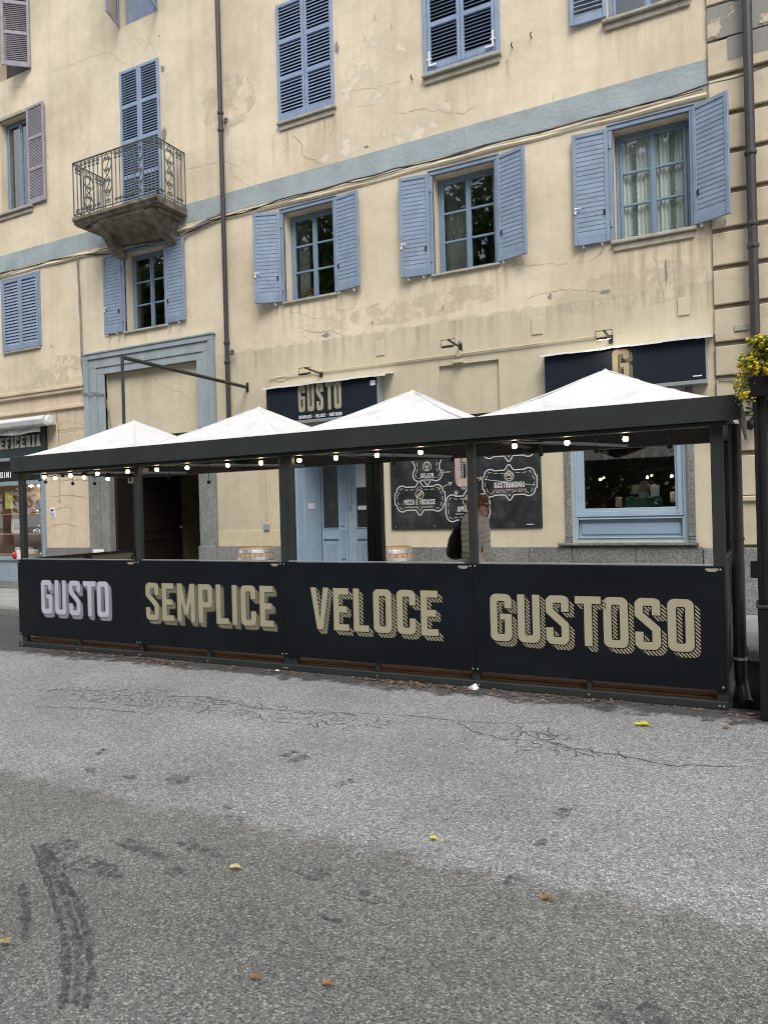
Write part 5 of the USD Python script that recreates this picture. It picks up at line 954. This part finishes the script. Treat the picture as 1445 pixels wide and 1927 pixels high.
for x, y in ((-6.03, -4.24), (-5.4, -4.24), (-6.03, -3.66), (-5.4, -3.66)): put(MB().tube([(x, y, .105), (x+.02, y+.02, .80)], .018, 8), 'leg', M['black'], tb)
# barrels on the pavement
def barrel(x, y, label):
    t = thing('barrel', label, 'barrel', (x, y, .12), 'wine barrels used as tables'); H = .93; R0, R1 = .265, .335
    rad = lambda q: R0+(R1-R0)*(1-(2*q-1)**2)
    for i in range(20):
        a0, a1 = i*2*np.pi/20+.012, (i+1)*2*np.pi/20-.012; q = np.linspace(0, 1, 7); am = np.linspace(a0, a1, 3)
        v = np.array([[x+rad(k)*math.cos(a), y+rad(k)*math.sin(a), .12+H*k] for k in q for a in am]); f = [[k*3+j, k*3+j+1, (k+1)*3+j+1] for k in range(6) for j in range(2)]+[[k*3+j, (k+1)*3+j+1, (k+1)*3+j] for k in range(6) for j in range(2)]
        put(MB().add(v, f), 'stave', M['wood'], t)
    for q0, q1 in ((.90, .965), (.78, .83), (.17, .22), (.035, .10)): put(MB().lathe([(rad(k)+.004, .12+H*k) for k in np.linspace(q0, q1, 4)], (x, y, 0), 28), 'hoop', M['hoop'], t)
    put(MB().lathe([(0, .12+H-.02), (R0-.01, .12+H-.02), (R0-.005, .12+H-.06)], (x, y, 0), 28).lathe([(0, .125), (R0, .125)], (x, y, 0), 28), 'barrel_head', M['wood'], t)
barrel(-7.53, -.75, 'oak barrel with metal hoops standing right of the dark portal'); barrel(-4.98, -.75, 'oak barrel with metal hoops standing under the menu board')

# ------------------------------------------------------------------ neighbouring terrace at the right edge
nt = thing('planter_terrace', 'black framed neighbouring terrace with planter boxes at right edge', 'terrace', (.5, -4.5, 0)); K = M['black']
put(MB().box(-.065, 2.2, -4.70, -4.36, .0, .82, .008), 'planter_box', K, nt); put(MB().box(-.075, 2.2, -4.71, -4.35, .815, .835, .004), 'box_rim', M['steel'], nt)
for x in (-.06, 1.5): put(MB().tube([(x+.045, -4.60, .83), (x+.045, -4.60, 2.36)], .045, 12), 'post', K, nt)
put(MB().box(-.085, 2.2, -4.72, -4.42, 2.345, 2.49, .006), 'planter_box', K, nt); put(MB().box(-.05, 2.2, -4.40, -2.6, 2.36, 2.42, .006), 'roof_frame', K, nt)
put(MB().box(-.12, .1, -3.9, -3.86, .96, 1.10, .006), 'wooden_board', M['door_brown'], nt); put(MB().box(.0, 2.2, -4.34, -2.6, .0, .10, .006), 'platform', K, nt)
put(MB().tube([(.03, -4.5, 2.34), (.02, -4.5, 2.05), (.12, -4.5, 2.0)], .012, 5).tube([(.10, -4.5, 2.34), (.09, -4.5, 2.1)], .012, 5), 'hanging_hook', K, nt)
M['mat'] = pmat('rubber', (.008, .008, .008), .95, .2, 9, spec=.05)
put(MB().box(-.26, -.07, -4.40, -2.56, .004, .014, .003), 'rubber_mat', M['mat'], '/World', 'black rubber mat in the gap between the two terraces', 'mat')
M['bloom'] = leaf_mat('yellow_bloom', (.62, .46, .03), .2); M['herb'] = leaf_mat('plant_leaf', (.10, .16, .04))
pl = thing('flowering_plant', 'bushy yellow flowering plant overflowing the upper planter box', 'plant', (.15, -4.57, 2.49)); r = np.random.default_rng(21)
def cards(n, fn, size, r):
    mb = MB(); V = []; F = []
    for i in range(n):
        c = fn(r); d = r.normal(size=3); d /= np.linalg.norm(d); a = np.cross(d, r.normal(size=3)); a /= np.linalg.norm(a); b = np.cross(d, a); s_ = size*r.uniform(.6, 1.4); k = len(V)
        V += [c-a*s_, c+b*s_*.45+d*s_*.1, c+a*s_, c-b*s_*.45+d*s_*.1]; F += [[k, k+1, k+2], [k, k+2, k+3]]
    return mb.add(V, F)
def bush(r):
    u = r.normal(size=3); u /= np.linalg.norm(u); q = r.uniform(.45, 1)**.5; k = .8+.35*math.sin(u[0]*5+u[2]*7)
    return np.array([.14, -4.57, 2.62])+u*q*k*np.array([.27, .20, .21])
bm = cards(1700, bush, .03, r); bm2 = cards(120, lambda r: np.array([-.10+.03*r.normal(), -4.62+.06*r.normal(), 2.50-.16*abs(r.normal())*.7]), .02, r); put(MB().add(*bm.arrays()).add(*bm2.arrays()), 'leaves', M['herb'], pl)
fm = MB()
for i in range(330):
    c = bush(r); c = np.array([.14, -4.57, 2.62])+(c-np.array([.14, -4.57, 2.62]))*1.06
    for q in range(7): fm.mesh(trimesh.creation.icosphere(0, r.uniform(.007, .015)).apply_translation(c+r.normal(size=3)*.016))
for i in range(34):
    c = np.array([-.11+.035*r.normal(), -4.64+.05*r.normal(), 2.62-.30*r.random()])
    for q in range(5): fm.mesh(trimesh.creation.icosphere(0, r.uniform(.006, .012)).apply_translation(c+r.normal(size=3)*.012))
put(fm, 'yellow_blossoms', M['bloom'], pl); put(MB().tube([(.05, -4.57, 2.45), (.0, -4.6, 2.6)], .006, 5).tube([(.2, -4.57, 2.45), (.24, -4.6, 2.7)], .006, 5).tube([(.3, -4.57, 2.45), (.4, -4.55, 2.65)], .006, 5), 'stem', M['bark'], pl)
# ------------------------------------------------------------------ people
M['skin'] = pmat('skin', (.64, .42, .32), .55, .08, 9, spec=.4); M['hair'] = pmat('auburn_hair', (.19, .075, .028), .5, .45, 22, stretch=(1, 1, .4)); M['jacket'] = pmat('taupe_jacket', (.58, .535, .475), .38, .12, 12); M['trousers'] = pmat('dark_trousers', (.04, .045, .06), .8, .2, 9); M['bag'] = pmat('black_bag', (.007, .007, .008), .6, .2, 12)
M['green_knit'] = pmat('green_knit', (.06, .20, .14), .9, .15, 20); M['shirt'] = pmat('pale_collar', (.5, .53, .56), .7, .06, 9)
def ball(p, r, seg=14): return mf.Manifold.sphere(r, seg).translate(tuple(map(float, p)))
def chain(ps, rs): return [mf.Manifold.batch_hull([ball(a, p), ball(b, q)]) for a, b, p, q in zip(ps[:-1], ps[1:], rs[:-1], rs[1:])]
def blend(parts, L=.02, it=8):
    m = mf.Manifold.batch_boolean(parts, mf.OpType.Add).refine_to_length(L); v, f, _ = meshkit.arrays(m); t = trimesh.Trimesh(v, f, process=True); trimesh.smoothing.filter_taubin(t, .5, .53, it); return t
def ell(c, s, seg=20): return mf.Manifold.sphere(1, seg).scale(tuple(s)).translate(tuple(map(float, c)))
def hand(w, d, side):
    """w wrist, d direction of the fingers: palm, four curled fingers, thumb"""
    d = np.array(d)/np.linalg.norm(d); s_ = np.array(side)/np.linalg.norm(side); n = np.cross(d, s_); w = np.array(w); k = w+d*.085
    out = [mf.Manifold.batch_hull([ball(w, .022), ball(k+s_*.028, .014), ball(k-s_*.028, .014)])]
    for i, L in enumerate((.068, .076, .072, .056)):
        b = k+s_*(.030-.020*i); out += chain([b, b+d*L*.45+n*.008, b+d*L*.8+n*.026, b+d*L*.95+n*.045], [.0095, .009, .008, .007])
    t = w+d*.03+s_*.022; out += chain([t, t+d*.035+s_*.025+n*.01, t+d*.065+s_*.026+n*.025], [.012, .0105, .008]); return out
def person(X, Y, Z, yaw, H, stride=.0, arms=True):
    """returns (body, world map); local frame: f forward, s to the left, z"""
    c, s = math.cos(yaw), math.sin(yaw)
    W_ = lambda v: np.stack([X+np.asarray(v)[:, 0]*c-np.asarray(v)[:, 1]*s, Y+np.asarray(v)[:, 0]*s+np.asarray(v)[:, 1]*c, Z+np.asarray(v)[:, 2]], 1)
    k = H/1.64; J = {}
    for sd, q in (('L', 1), ('R', -1)):
        J['hip'+sd] = (0, q*.09, .86); J['knee'+sd] = (.04+q*stride*.16, q*.09, .47); J['ank'+sd] = (q*stride*.28-.02, q*.09, .08); J['toe'+sd] = (q*stride*.28+.13, q*.10, .035)
        J['sh'+sd] = (0, q*.175, 1.335); J['el'+sd] = (-.05-q*stride*.12, q*.225, 1.07); J['wr'+sd] = (.03-q*stride*.25, q*.23, .84)
    P = [mf.Manifold.batch_hull([ell((0, 0, .93), (.105, .16, .11)), ell((0, 0, 1.08), (.10, .135, .10))]), mf.Manifold.batch_hull([ell((0, 0, 1.08), (.10, .135, .10)), ell((.01, 0, 1.27), (.115, .165, .12))])]
    P += chain([(-.005, 0, 1.36), (.012, 0, 1.45)], [.062, .055])
    for sd, q in (('L', 1), ('R', -1)):
        P += chain([J['hip'+sd], J['knee'+sd], J['ank'+sd]], [.085, .058, .042]) + chain([J['ank'+sd], J['toe'+sd]], [.045, .034])
        P += chain([(0, q*.1, 1.33), J['sh'+sd], J['el'+sd], J['wr'+sd]], [.07, .062, .045, .03]) + hand(J['wr'+sd], np.array(J['wr'+sd])-np.array(J['el'+sd])+np.array([.02, 0, 0]), (1, 0, 0))
    hx = .045
    head = [ell((hx-.012, 0, 1.545), (.098, .076, .092)), mf.Manifold.batch_hull([ell((hx+.02, 0, 1.50), (.065, .06, .06)), ell((hx+.055, 0, 1.425), (.030, .032, .024))]), mf.Manifold.batch_hull([ball((hx+.088, 0, 1.535), .010), ball((hx+.112, 0, 1.492), .012), ball((hx+.085, 0, 1.487), .014)]), ell((hx+.085, 0, 1.458), (.012, .022, .008)), ell((hx+.078, 0, 1.545), (.018, .055, .010))]
    for q in (-1, 1): head += [ell((hx-.012, q*.078, 1.515), (.018, .008, .03)), ell((hx+.078, q*.03, 1.522), (.012, .014, .008))]
    body = blend(P+[x for x in head], .022, 6); v = np.array(body.vertices)*k; body.vertices = W_(v)
    return body, (lambda v: W_(np.asarray(v)*k)), J, hx
def mapped(t, Wf): t = t.copy(); t.vertices = Wf(np.array(t.vertices)); return t
X0, Y0 = -2.755, -3.2
body, Wf, J, hx = person(X0, Y0, .105, 0.0, 1.63, .5)
wom = thing('person', 'person with short auburn hair, glasses and quilted taupe jacket walking past the third post', 'person', (X0, Y0, .105))
put(body, 'body', M['skin'], wom, smooth=True)
jp = [mf.Manifold.batch_hull([ell((0, 0, .86), (.150, .20, .07)), ell((0, 0, 1.08), (.142, .178, .10))]), mf.Manifold.batch_hull([ell((0, 0, 1.08), (.142, .178, .10)), ell((.0, 0, 1.28), (.140, .19, .11))]), mf.Manifold.batch_hull([ell((0, 0, 1.33), (.10, .15, .06)), ell((.01, 0, 1.425), (.072, .075, .03))])]
for sd, q in (('L', 1), ('R', -1)): jp += chain([(0, q*.1, 1.32), J['sh'+sd], J['el'+sd], J['wr'+sd]], [.09, .085, .072, .055])
jk = blend(jp, .016, 8); v = np.array(jk.vertices); n = np.array(jk.vertex_normals); tilt = v[:, 2]+.12*np.abs(v[:, 1])-.06*v[:, 0]
jk.vertices = v+n*(.017*np.abs(np.sin(np.pi*tilt/.062))**.6-.004)[:, None]; put(mapped(jk, Wf), 'jacket', M['jacket'], wom, smooth=True)
put(mapped(blend([mf.Manifold.batch_hull([ell((-.10, 0, 1.37), (.05, .11, .05)), ell((-.06, 0, 1.43), (.04, .09, .03))])], .02, 5), Wf), 'hood', M['jacket'], wom, smooth=True)
tp = []
for sd, q in (('L', 1), ('R', -1)): tp += chain([(0, q*.085, .92), J['hip'+sd], J['knee'+sd], tuple(np.array(J['ank'+sd])+(0, 0, .05))], [.10, .10, .075, .062])
put(mapped(blend(tp, .03, 5), Wf), 'trousers', M['trousers'], wom, smooth=True)
for sd in 'LR': put(mapped(blend(chain([tuple(np.array(J['ank'+sd])-(.02, 0, .02)), J['toe'+sd]], [.058, .046]), .02, 4), Wf), 'shoe', M['black'], wom, smooth=True)
hr = blend([ell((hx-.022, 0, 1.565), (.112, .096, .090)), ell((hx-.06, 0, 1.515), (.078, .088, .085)), ell((hx+.045, 0, 1.60), (.060, .08, .045)), ell((hx+.062, 0, 1.588), (.05, .070, .040)), ell((hx-.005, .074, 1.55), (.062, .026, .062)), ell((hx-.005, -.074, 1.55), (.062, .026, .062)), ell((hx-.05, 0, 1.46), (.05, .07, .05))], .010, 4); v = np.array(hr.vertices); hr.vertices = v+np.array(hr.vertex_normals)*((meshkit.fbm(v*np.array([60, 60, 22]), 3)-.5)*.018)[:, None]; put(mapped(hr, Wf), 'hair', M['hair'], wom, smooth=True)
gl = MB()
for q in (-1, 1):
    t = np.linspace(0, 2*np.pi, 13)[:-1]; gl.tube([Wf(np.array([[hx+.108, q*.034+.024*math.cos(a), 1.522+.017*math.sin(a)]]))[0] for a in t], .0028, 5, False, True); gl.tube(Wf(np.array([[hx+.106, q*.058, 1.526], [hx+.03, q*.078, 1.53], [hx-.015, q*.082, 1.525]])), .0028, 5)
gl.tube(Wf(np.array([[hx+.112, -.011, 1.524], [hx+.112, .011, 1.524]])), .0025, 5); put(gl, 'glasses', M['black'], wom)
put(MB().tube(Wf(np.array([[.10, -.125, .93], [.115, -.125, 1.10]])), .006, 5), 'zip', M['black'], wom)
for q in (-1, 1): put(mapped(blend([ell((hx+.088, q*.032, 1.522), (.007, .010, .007))], .006, 2), Wf), 'eye', M['black'], wom, smooth=True)
bg = blend([mf.Manifold.batch_hull([ell((-.235, 0, 1.02), (.10, .145, .08)), ell((-.225, 0, 1.14), (.085, .135, .09)), ell((-.19, 0, 1.27), (.05, .10, .06))])], .03, 5)
bag = thing('backpack', 'black teardrop backpack on the back of the walking person', 'backpack', (X0-.22, Y0, 1.1)); put(mapped(bg, Wf), 'bag', M['bag'], bag, smooth=True)
put(MB().tube(Wf(np.array([[-.15, -.11, 1.28], [-.12, -.13, 1.37], [-.05, -.145, 1.40], [.03, -.16, 1.37]])), .016, 6).tube(Wf(np.array([[-.15, .11, 1.28], [-.12, .13, 1.37], [-.05, .145, 1.40], [.03, .16, 1.37]])), .016, 6), 'strap', M['bag'], bag)
# man inside the shop
c = at_y(1211, 915, 1.25); body, Wf, J, hx = person(c[0], 1.25, c[2]-1.56*1.06, math.pi/2, 1.74, 0)
man = thing('person', 'bald person in a green sweater seen from behind inside the shop window', 'person', (c[0], 1.25, .3)); put(body, 'body', M['skin'], man, smooth=True)
jp = [mf.Manifold.batch_hull([ell((0, 0, .9), (.14, .20, .07)), ell((.0, 0, 1.27), (.145, .20, .11))]), mf.Manifold.batch_hull([ell((0, 0, 1.30), (.10, .17, .07)), ell((.01, 0, 1.38), (.075, .085, .03))])]
for sd, q in (('L', 1), ('R', -1)): jp += chain([(0, q*.1, 1.31), J['sh'+sd], J['el'+sd], J['wr'+sd]], [.085, .085, .068, .05])
put(mapped(blend(jp, .03, 6), Wf), 'sweater', M['green_knit'], man, smooth=True); put(mapped(blend(chain([(0, 0, 1.395), (.008, 0, 1.435)], [.076, .070]), .02, 4), Wf), 'collar', M['shirt'], man, smooth=True)
tp = []
for sd, q in (('L', 1), ('R', -1)): tp += chain([(0, q*.085, .92), J['hip'+sd], J['knee'+sd], J['ank'+sd]], [.11, .10, .075, .062])
put(mapped(blend(tp, .04, 4), Wf), 'trousers', M['trousers'], man, smooth=True)
# shop interior
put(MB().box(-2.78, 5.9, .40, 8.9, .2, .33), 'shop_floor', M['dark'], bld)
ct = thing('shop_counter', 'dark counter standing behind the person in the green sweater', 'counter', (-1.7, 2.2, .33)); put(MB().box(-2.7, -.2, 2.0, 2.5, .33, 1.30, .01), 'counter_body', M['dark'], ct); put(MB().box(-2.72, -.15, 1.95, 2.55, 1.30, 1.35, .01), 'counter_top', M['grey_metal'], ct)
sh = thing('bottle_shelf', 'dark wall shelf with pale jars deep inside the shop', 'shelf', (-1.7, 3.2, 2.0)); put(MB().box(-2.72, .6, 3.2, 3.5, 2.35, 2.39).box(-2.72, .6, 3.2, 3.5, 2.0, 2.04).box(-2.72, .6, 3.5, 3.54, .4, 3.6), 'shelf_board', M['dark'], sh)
r = np.random.default_rng(31)
for i in range(13):
    x = -2.6+i*.22; mm = ('paper', 'navy_box', 'cushion', 'silver', 'poster')[i % 5]; h = r.uniform(.12, .24)
    small('jar', MB().lathe([(0, 0), (.06, 0), (.065, h*.8), (.04, h), (0, h)], (x, 3.33, 2.39), 12), M[mm], ('pale', 'dark', 'red', 'silver', 'green')[i % 5]+' jar on the upper shop shelf, number counted from left window edge '+('first second third fourth fifth sixth seventh eighth ninth tenth eleventh twelfth thirteenth'.split()[i]), 'jar', 'jars on the shop shelf')
for px, py0, py1, w_, mm, lab in ((1164, 935, 955, .05, 'paper', 'white upright carton on the shop counter, left of the bald person'), (1195, 912, 930, .06, 'silver', 'silver framed picture behind the bald person'), (1232, 912, 955, .07, 'blue2', 'blue upright menu case right of the bald person'), (1268, 925, 945, .06, 'white', 'white coffee machine shield at right in the shop window')):
    a, b = at_y(px, py0, 1.9), at_y(px, py1, 1.9); small('counter_item', MB().box(a[0]-w_, a[0]+w_, 1.88, 1.94, min(a[2], b[2]), max(a[2], b[2]), .01), M[mm], lab, 'display')
M['pendant'] = emit_mat('pendant_glow', (1, .85, .6), 60)
for px, py, lab in ((1130, 902, 'left'), (1218, 898, 'middle'), (1264, 896, 'right')):
    c = at_y(px, py, 1.6); t = thing('pendant_lamp', f'small warm pendant lamp glowing inside the shop window, {lab} of three', 'lamp', tuple(c), 'pendant lamps in the shop'); put(MB().mesh(trimesh.creation.icosphere(2, .021).apply_translation(c)), 'bulb', M['pendant'], t, smooth=True); put(MB().tube([c+(0, 0, .03), (c[0], c[1], 3.6)], .004, 4), 'cord', M['black'], t)
# flowers inside window J
fl = thing('potted_flowers', 'red flowers on the sill behind the window over the GUSTO sign', 'flowers', (-7.05, .38, 5.27)); r = np.random.default_rng(6); c0 = np.array([-7.0, .36, 5.42])
put(cards(60, lambda r: c0+r.normal(size=3)*(.09, .04, .06), .03, r), 'leaves', M['herb'], fl); mb = MB()
for i in range(22): mb.mesh(trimesh.creation.icosphere(1, r.uniform(.012, .02)).apply_translation(c0+r.normal(size=3)*(.09, .04, .05)+(0, 0, .05)))
put(mb, 'blossoms', M['cushion'], fl); put(MB().lathe([(0, 0), (.07, 0), (.09, .12), (.08, .12)], (-7.0, .36, 5.27), 14), 'pot', M['tan'], fl)
# ------------------------------------------------------------------ litter on the road
r = np.random.default_rng(12); V = []; F = []
M['litter'] = pmat('dry_leaf_litter', (.11, .065, .045), .9, .6, 14, col2=(.28, .17, .12))
for i in range(4200):
    x = r.uniform(-8.3, .3); dens = .5+.5*math.sin(x*1.7)+.4*math.sin(x*4.1+1)
    if r.random() > max(.08, dens*.6): continue
    y = -4.52-abs(r.normal())*.085*(1+.6*math.sin(x*2.2)); s_ = r.uniform(.008, .026); a = r.uniform(0, 6.28); d = np.array([math.cos(a), math.sin(a), r.normal()*.25]); e = np.array([-math.sin(a), math.cos(a), r.normal()*.25]); c = np.array([x, y, .008+.004*r.random()]); k = len(V)
    V += [c-d*s_, c+e*s_*.5, c+d*s_, c-e*s_*.5]; F += [[k, k+1, k+2], [k, k+2, k+3]]
for i in range(60):
    c = at_z(r.uniform(0, 1445), r.uniform(1250, 1420))+(0, 0, .006); s_ = r.uniform(.008, .018); a = r.uniform(0, 6.28); d = np.array([math.cos(a), math.sin(a), .1]); e = np.array([-math.sin(a), math.cos(a), .1]); k = len(V)
    if c[1] > -4.6: continue
    V += [c-d*s_, c+e*s_*.5, c+d*s_, c-e*s_*.5]; F += [[k, k+1, k+2], [k, k+2, k+3]]
put(MB().add(V, F), 'leaf_litter', M['litter'], '/World', 'brown dry leaf litter swept along the terrace base rail', 'leaf litter', None, 'stuff')
M['yl'] = leaf_mat('fallen_yellow', (.62, .55, .04), .15); M['bl'] = leaf_mat('fallen_brown', (.27, .15, .06), .15); M['pale'] = leaf_mat('fallen_pale', (.58, .48, .22), .15)
def fallen(px, py, s_, m, lab, seed):
    r = np.random.default_rng(seed); c = at_z(px, py)+(0, 0, .006); n = 14; th = np.linspace(0, 2*np.pi, n+1)[:-1]+r.uniform(0, 6); s_ *= .55; rad = s_*(.85+.15*np.cos(3*th+1)+r.normal(0, .13, n)); z = .008+.018*np.abs(np.sin(th*1.5))*s_/.06
    v = np.stack([c[0]+np.cos(th)*rad*1.25, c[1]+np.sin(th)*rad, c[2]+z], 1); p = thing('fallen_leaf', lab, 'leaf', tuple(c), 'fallen leaves'); put(MB().add(np.vstack([v, [c+(0, 0, .004)]]), [[i, (i+1) % n, n] for i in range(n)]), 'blade', M[m], p); put(MB().tube([c+(0, 0, .008), c+(s_*1.9, s_*.3, .004)], .0018, 5), 'stalk', M[m], p)
for i, a in enumerate(((1208, 1367, .085, 'yl', 'bright yellow fallen leaf on the asphalt before the GUSTOSO panel'), (443, 1637, .040, 'pale', 'pale yellow fallen leaf in the centre left of the dark asphalt'), (11, 1779, .038, 'pale', 'pale fallen leaf at the left edge beside tyre marks'), (480, 1846, .026, 'bl', 'ochre brown leaf low on the asphalt, left of the darker one'), (616, 1858, .028, 'bl', 'reddish brown leaf near the bottom edge of the asphalt'), (1030, 1696, .035, 'bl', 'brown leaf right of centre on the asphalt'), (815, 1582, .03, 'yl', 'tiny yellow leaf on the lighter asphalt strip'), (1366, 1372, .04, 'bl', 'brown leaf in the wet patch near the planter'))): fallen(*a[:5], 50+i)
c = at_z(890, 1297); pp = thing('paper_scrap', 'crumpled white paper scrap at the foot of the terrace', 'paper', tuple(c)); put(MB().add(np.array([c+(-.06, 0, .004), c+(.0, -.03, .03), c+(.06, .0, .006), c+(.01, .04, .045), c+(-.03, .03, .02), c+(.03, -.05, .003)]), [[0, 1, 4], [1, 3, 4], [1, 2, 3], [1, 5, 2], [0, 5, 1]]), 'sheet', M['white'], pp)
for px, py, s_ in ((522, 1264, .018), (1028, 1268, .014)):
    c = at_z(px, py); put(MB().mesh(trimesh.creation.icosphere(1, s_).apply_scale((1.3, 1, .6)).apply_translation(c+(0, 0, .01))), 'paper_crumb', M['white'], '/World', 'tiny white paper crumb near the '+('seam of SEMPLICE and VELOCE panels' if px < 600 else 'foot of the GUSTOSO panel'), 'paper')
# ------------------------------------------------------------------ trees of the park across the street (they show in the window panes)
r = np.random.default_rng(77)
def tree(x, y, H, seed, label):
    r = np.random.default_rng(seed); t = thing('plane_tree', label, 'tree', (x, y, 0), 'park trees across the street')
    br = MB().tube([(x, y, 0), (x+.1, y, 2.5), (x+.05, y+.1, 5), (x, y, H*.75)], [.30, .24, .18, .06], 10)
    cl = []
    for i in range(26):
        a = r.uniform(0, 6.28); q = r.uniform(.05, .97); R_ = 4.4*math.sin(math.pi*min(.95, q*.85+.1)); e = np.array([x+math.cos(a)*R_*r.uniform(.5, 1), y+math.sin(a)*R_*r.uniform(.5, 1), 4+q*(H-5)]); cl.append(e)
        br.tube([(x, y, 2.8+q*(H*.45)), (x*.5+e[0]*.5, y*.5+e[1]*.5, e[2]-.8), e], [.09, .06, .02], 5)
    put(br, 'trunk', M['bark'], t); cl = np.array(cl)
    put(cards(8000, lambda r: cl[r.integers(26)]+r.normal(size=3)*(1.25, 1.25, 1.0), .25, r), 'crown', M['leaf'], t); return t
T0 = tree(-2.5, -20.5, 17, 1, 'tall leafy tree across the street, seen only mirrored in panes')
T1 = tree(-9.5, -22, 19, 2, 'broad tall tree across the street, seen only mirrored in panes')
for i, (x, y, a, k, s_) in enumerate(((5, -22, 40, 0, 1.0), (-16.5, -20.5, 100, 0, 1.05), (-23, -22.5, 200, 1, .95), (-30, -21, 260, 0, 1.0), (-37, -22, 20, 1, 1.0), (-13, -27, 150, 1, 1.1), (-5.5, -27.5, 300, 0, 1.1), (2, -28, 70, 1, 1.1), (11, -24, 10, 1, 1), (-44, -21, 90, 0, 1.05), (-51, -22, 190, 1, 1), (-34, -28, 30, 0, 1.1))): copy((T0, T1)[k], (x, y, 0), a, 'leafy park tree behind the camera, mirrored darkly in the window panes', 'park trees across the street', (s_, s_, s_))

for i, (xa, xb) in enumerate(((-48, -24), (-24, -4), (-4, 18))):
    hd = cards(6000, lambda r: np.array([r.uniform(xa, xb), -29+r.normal()*.5, abs(r.uniform(0, 5.0))]), .34, r); put(hd, 'hedge', M['leaf'], '/World', ('left', 'middle', 'right')[i]+' stretch of tall park hedge across the street, seen only mirrored in panes', 'hedge')
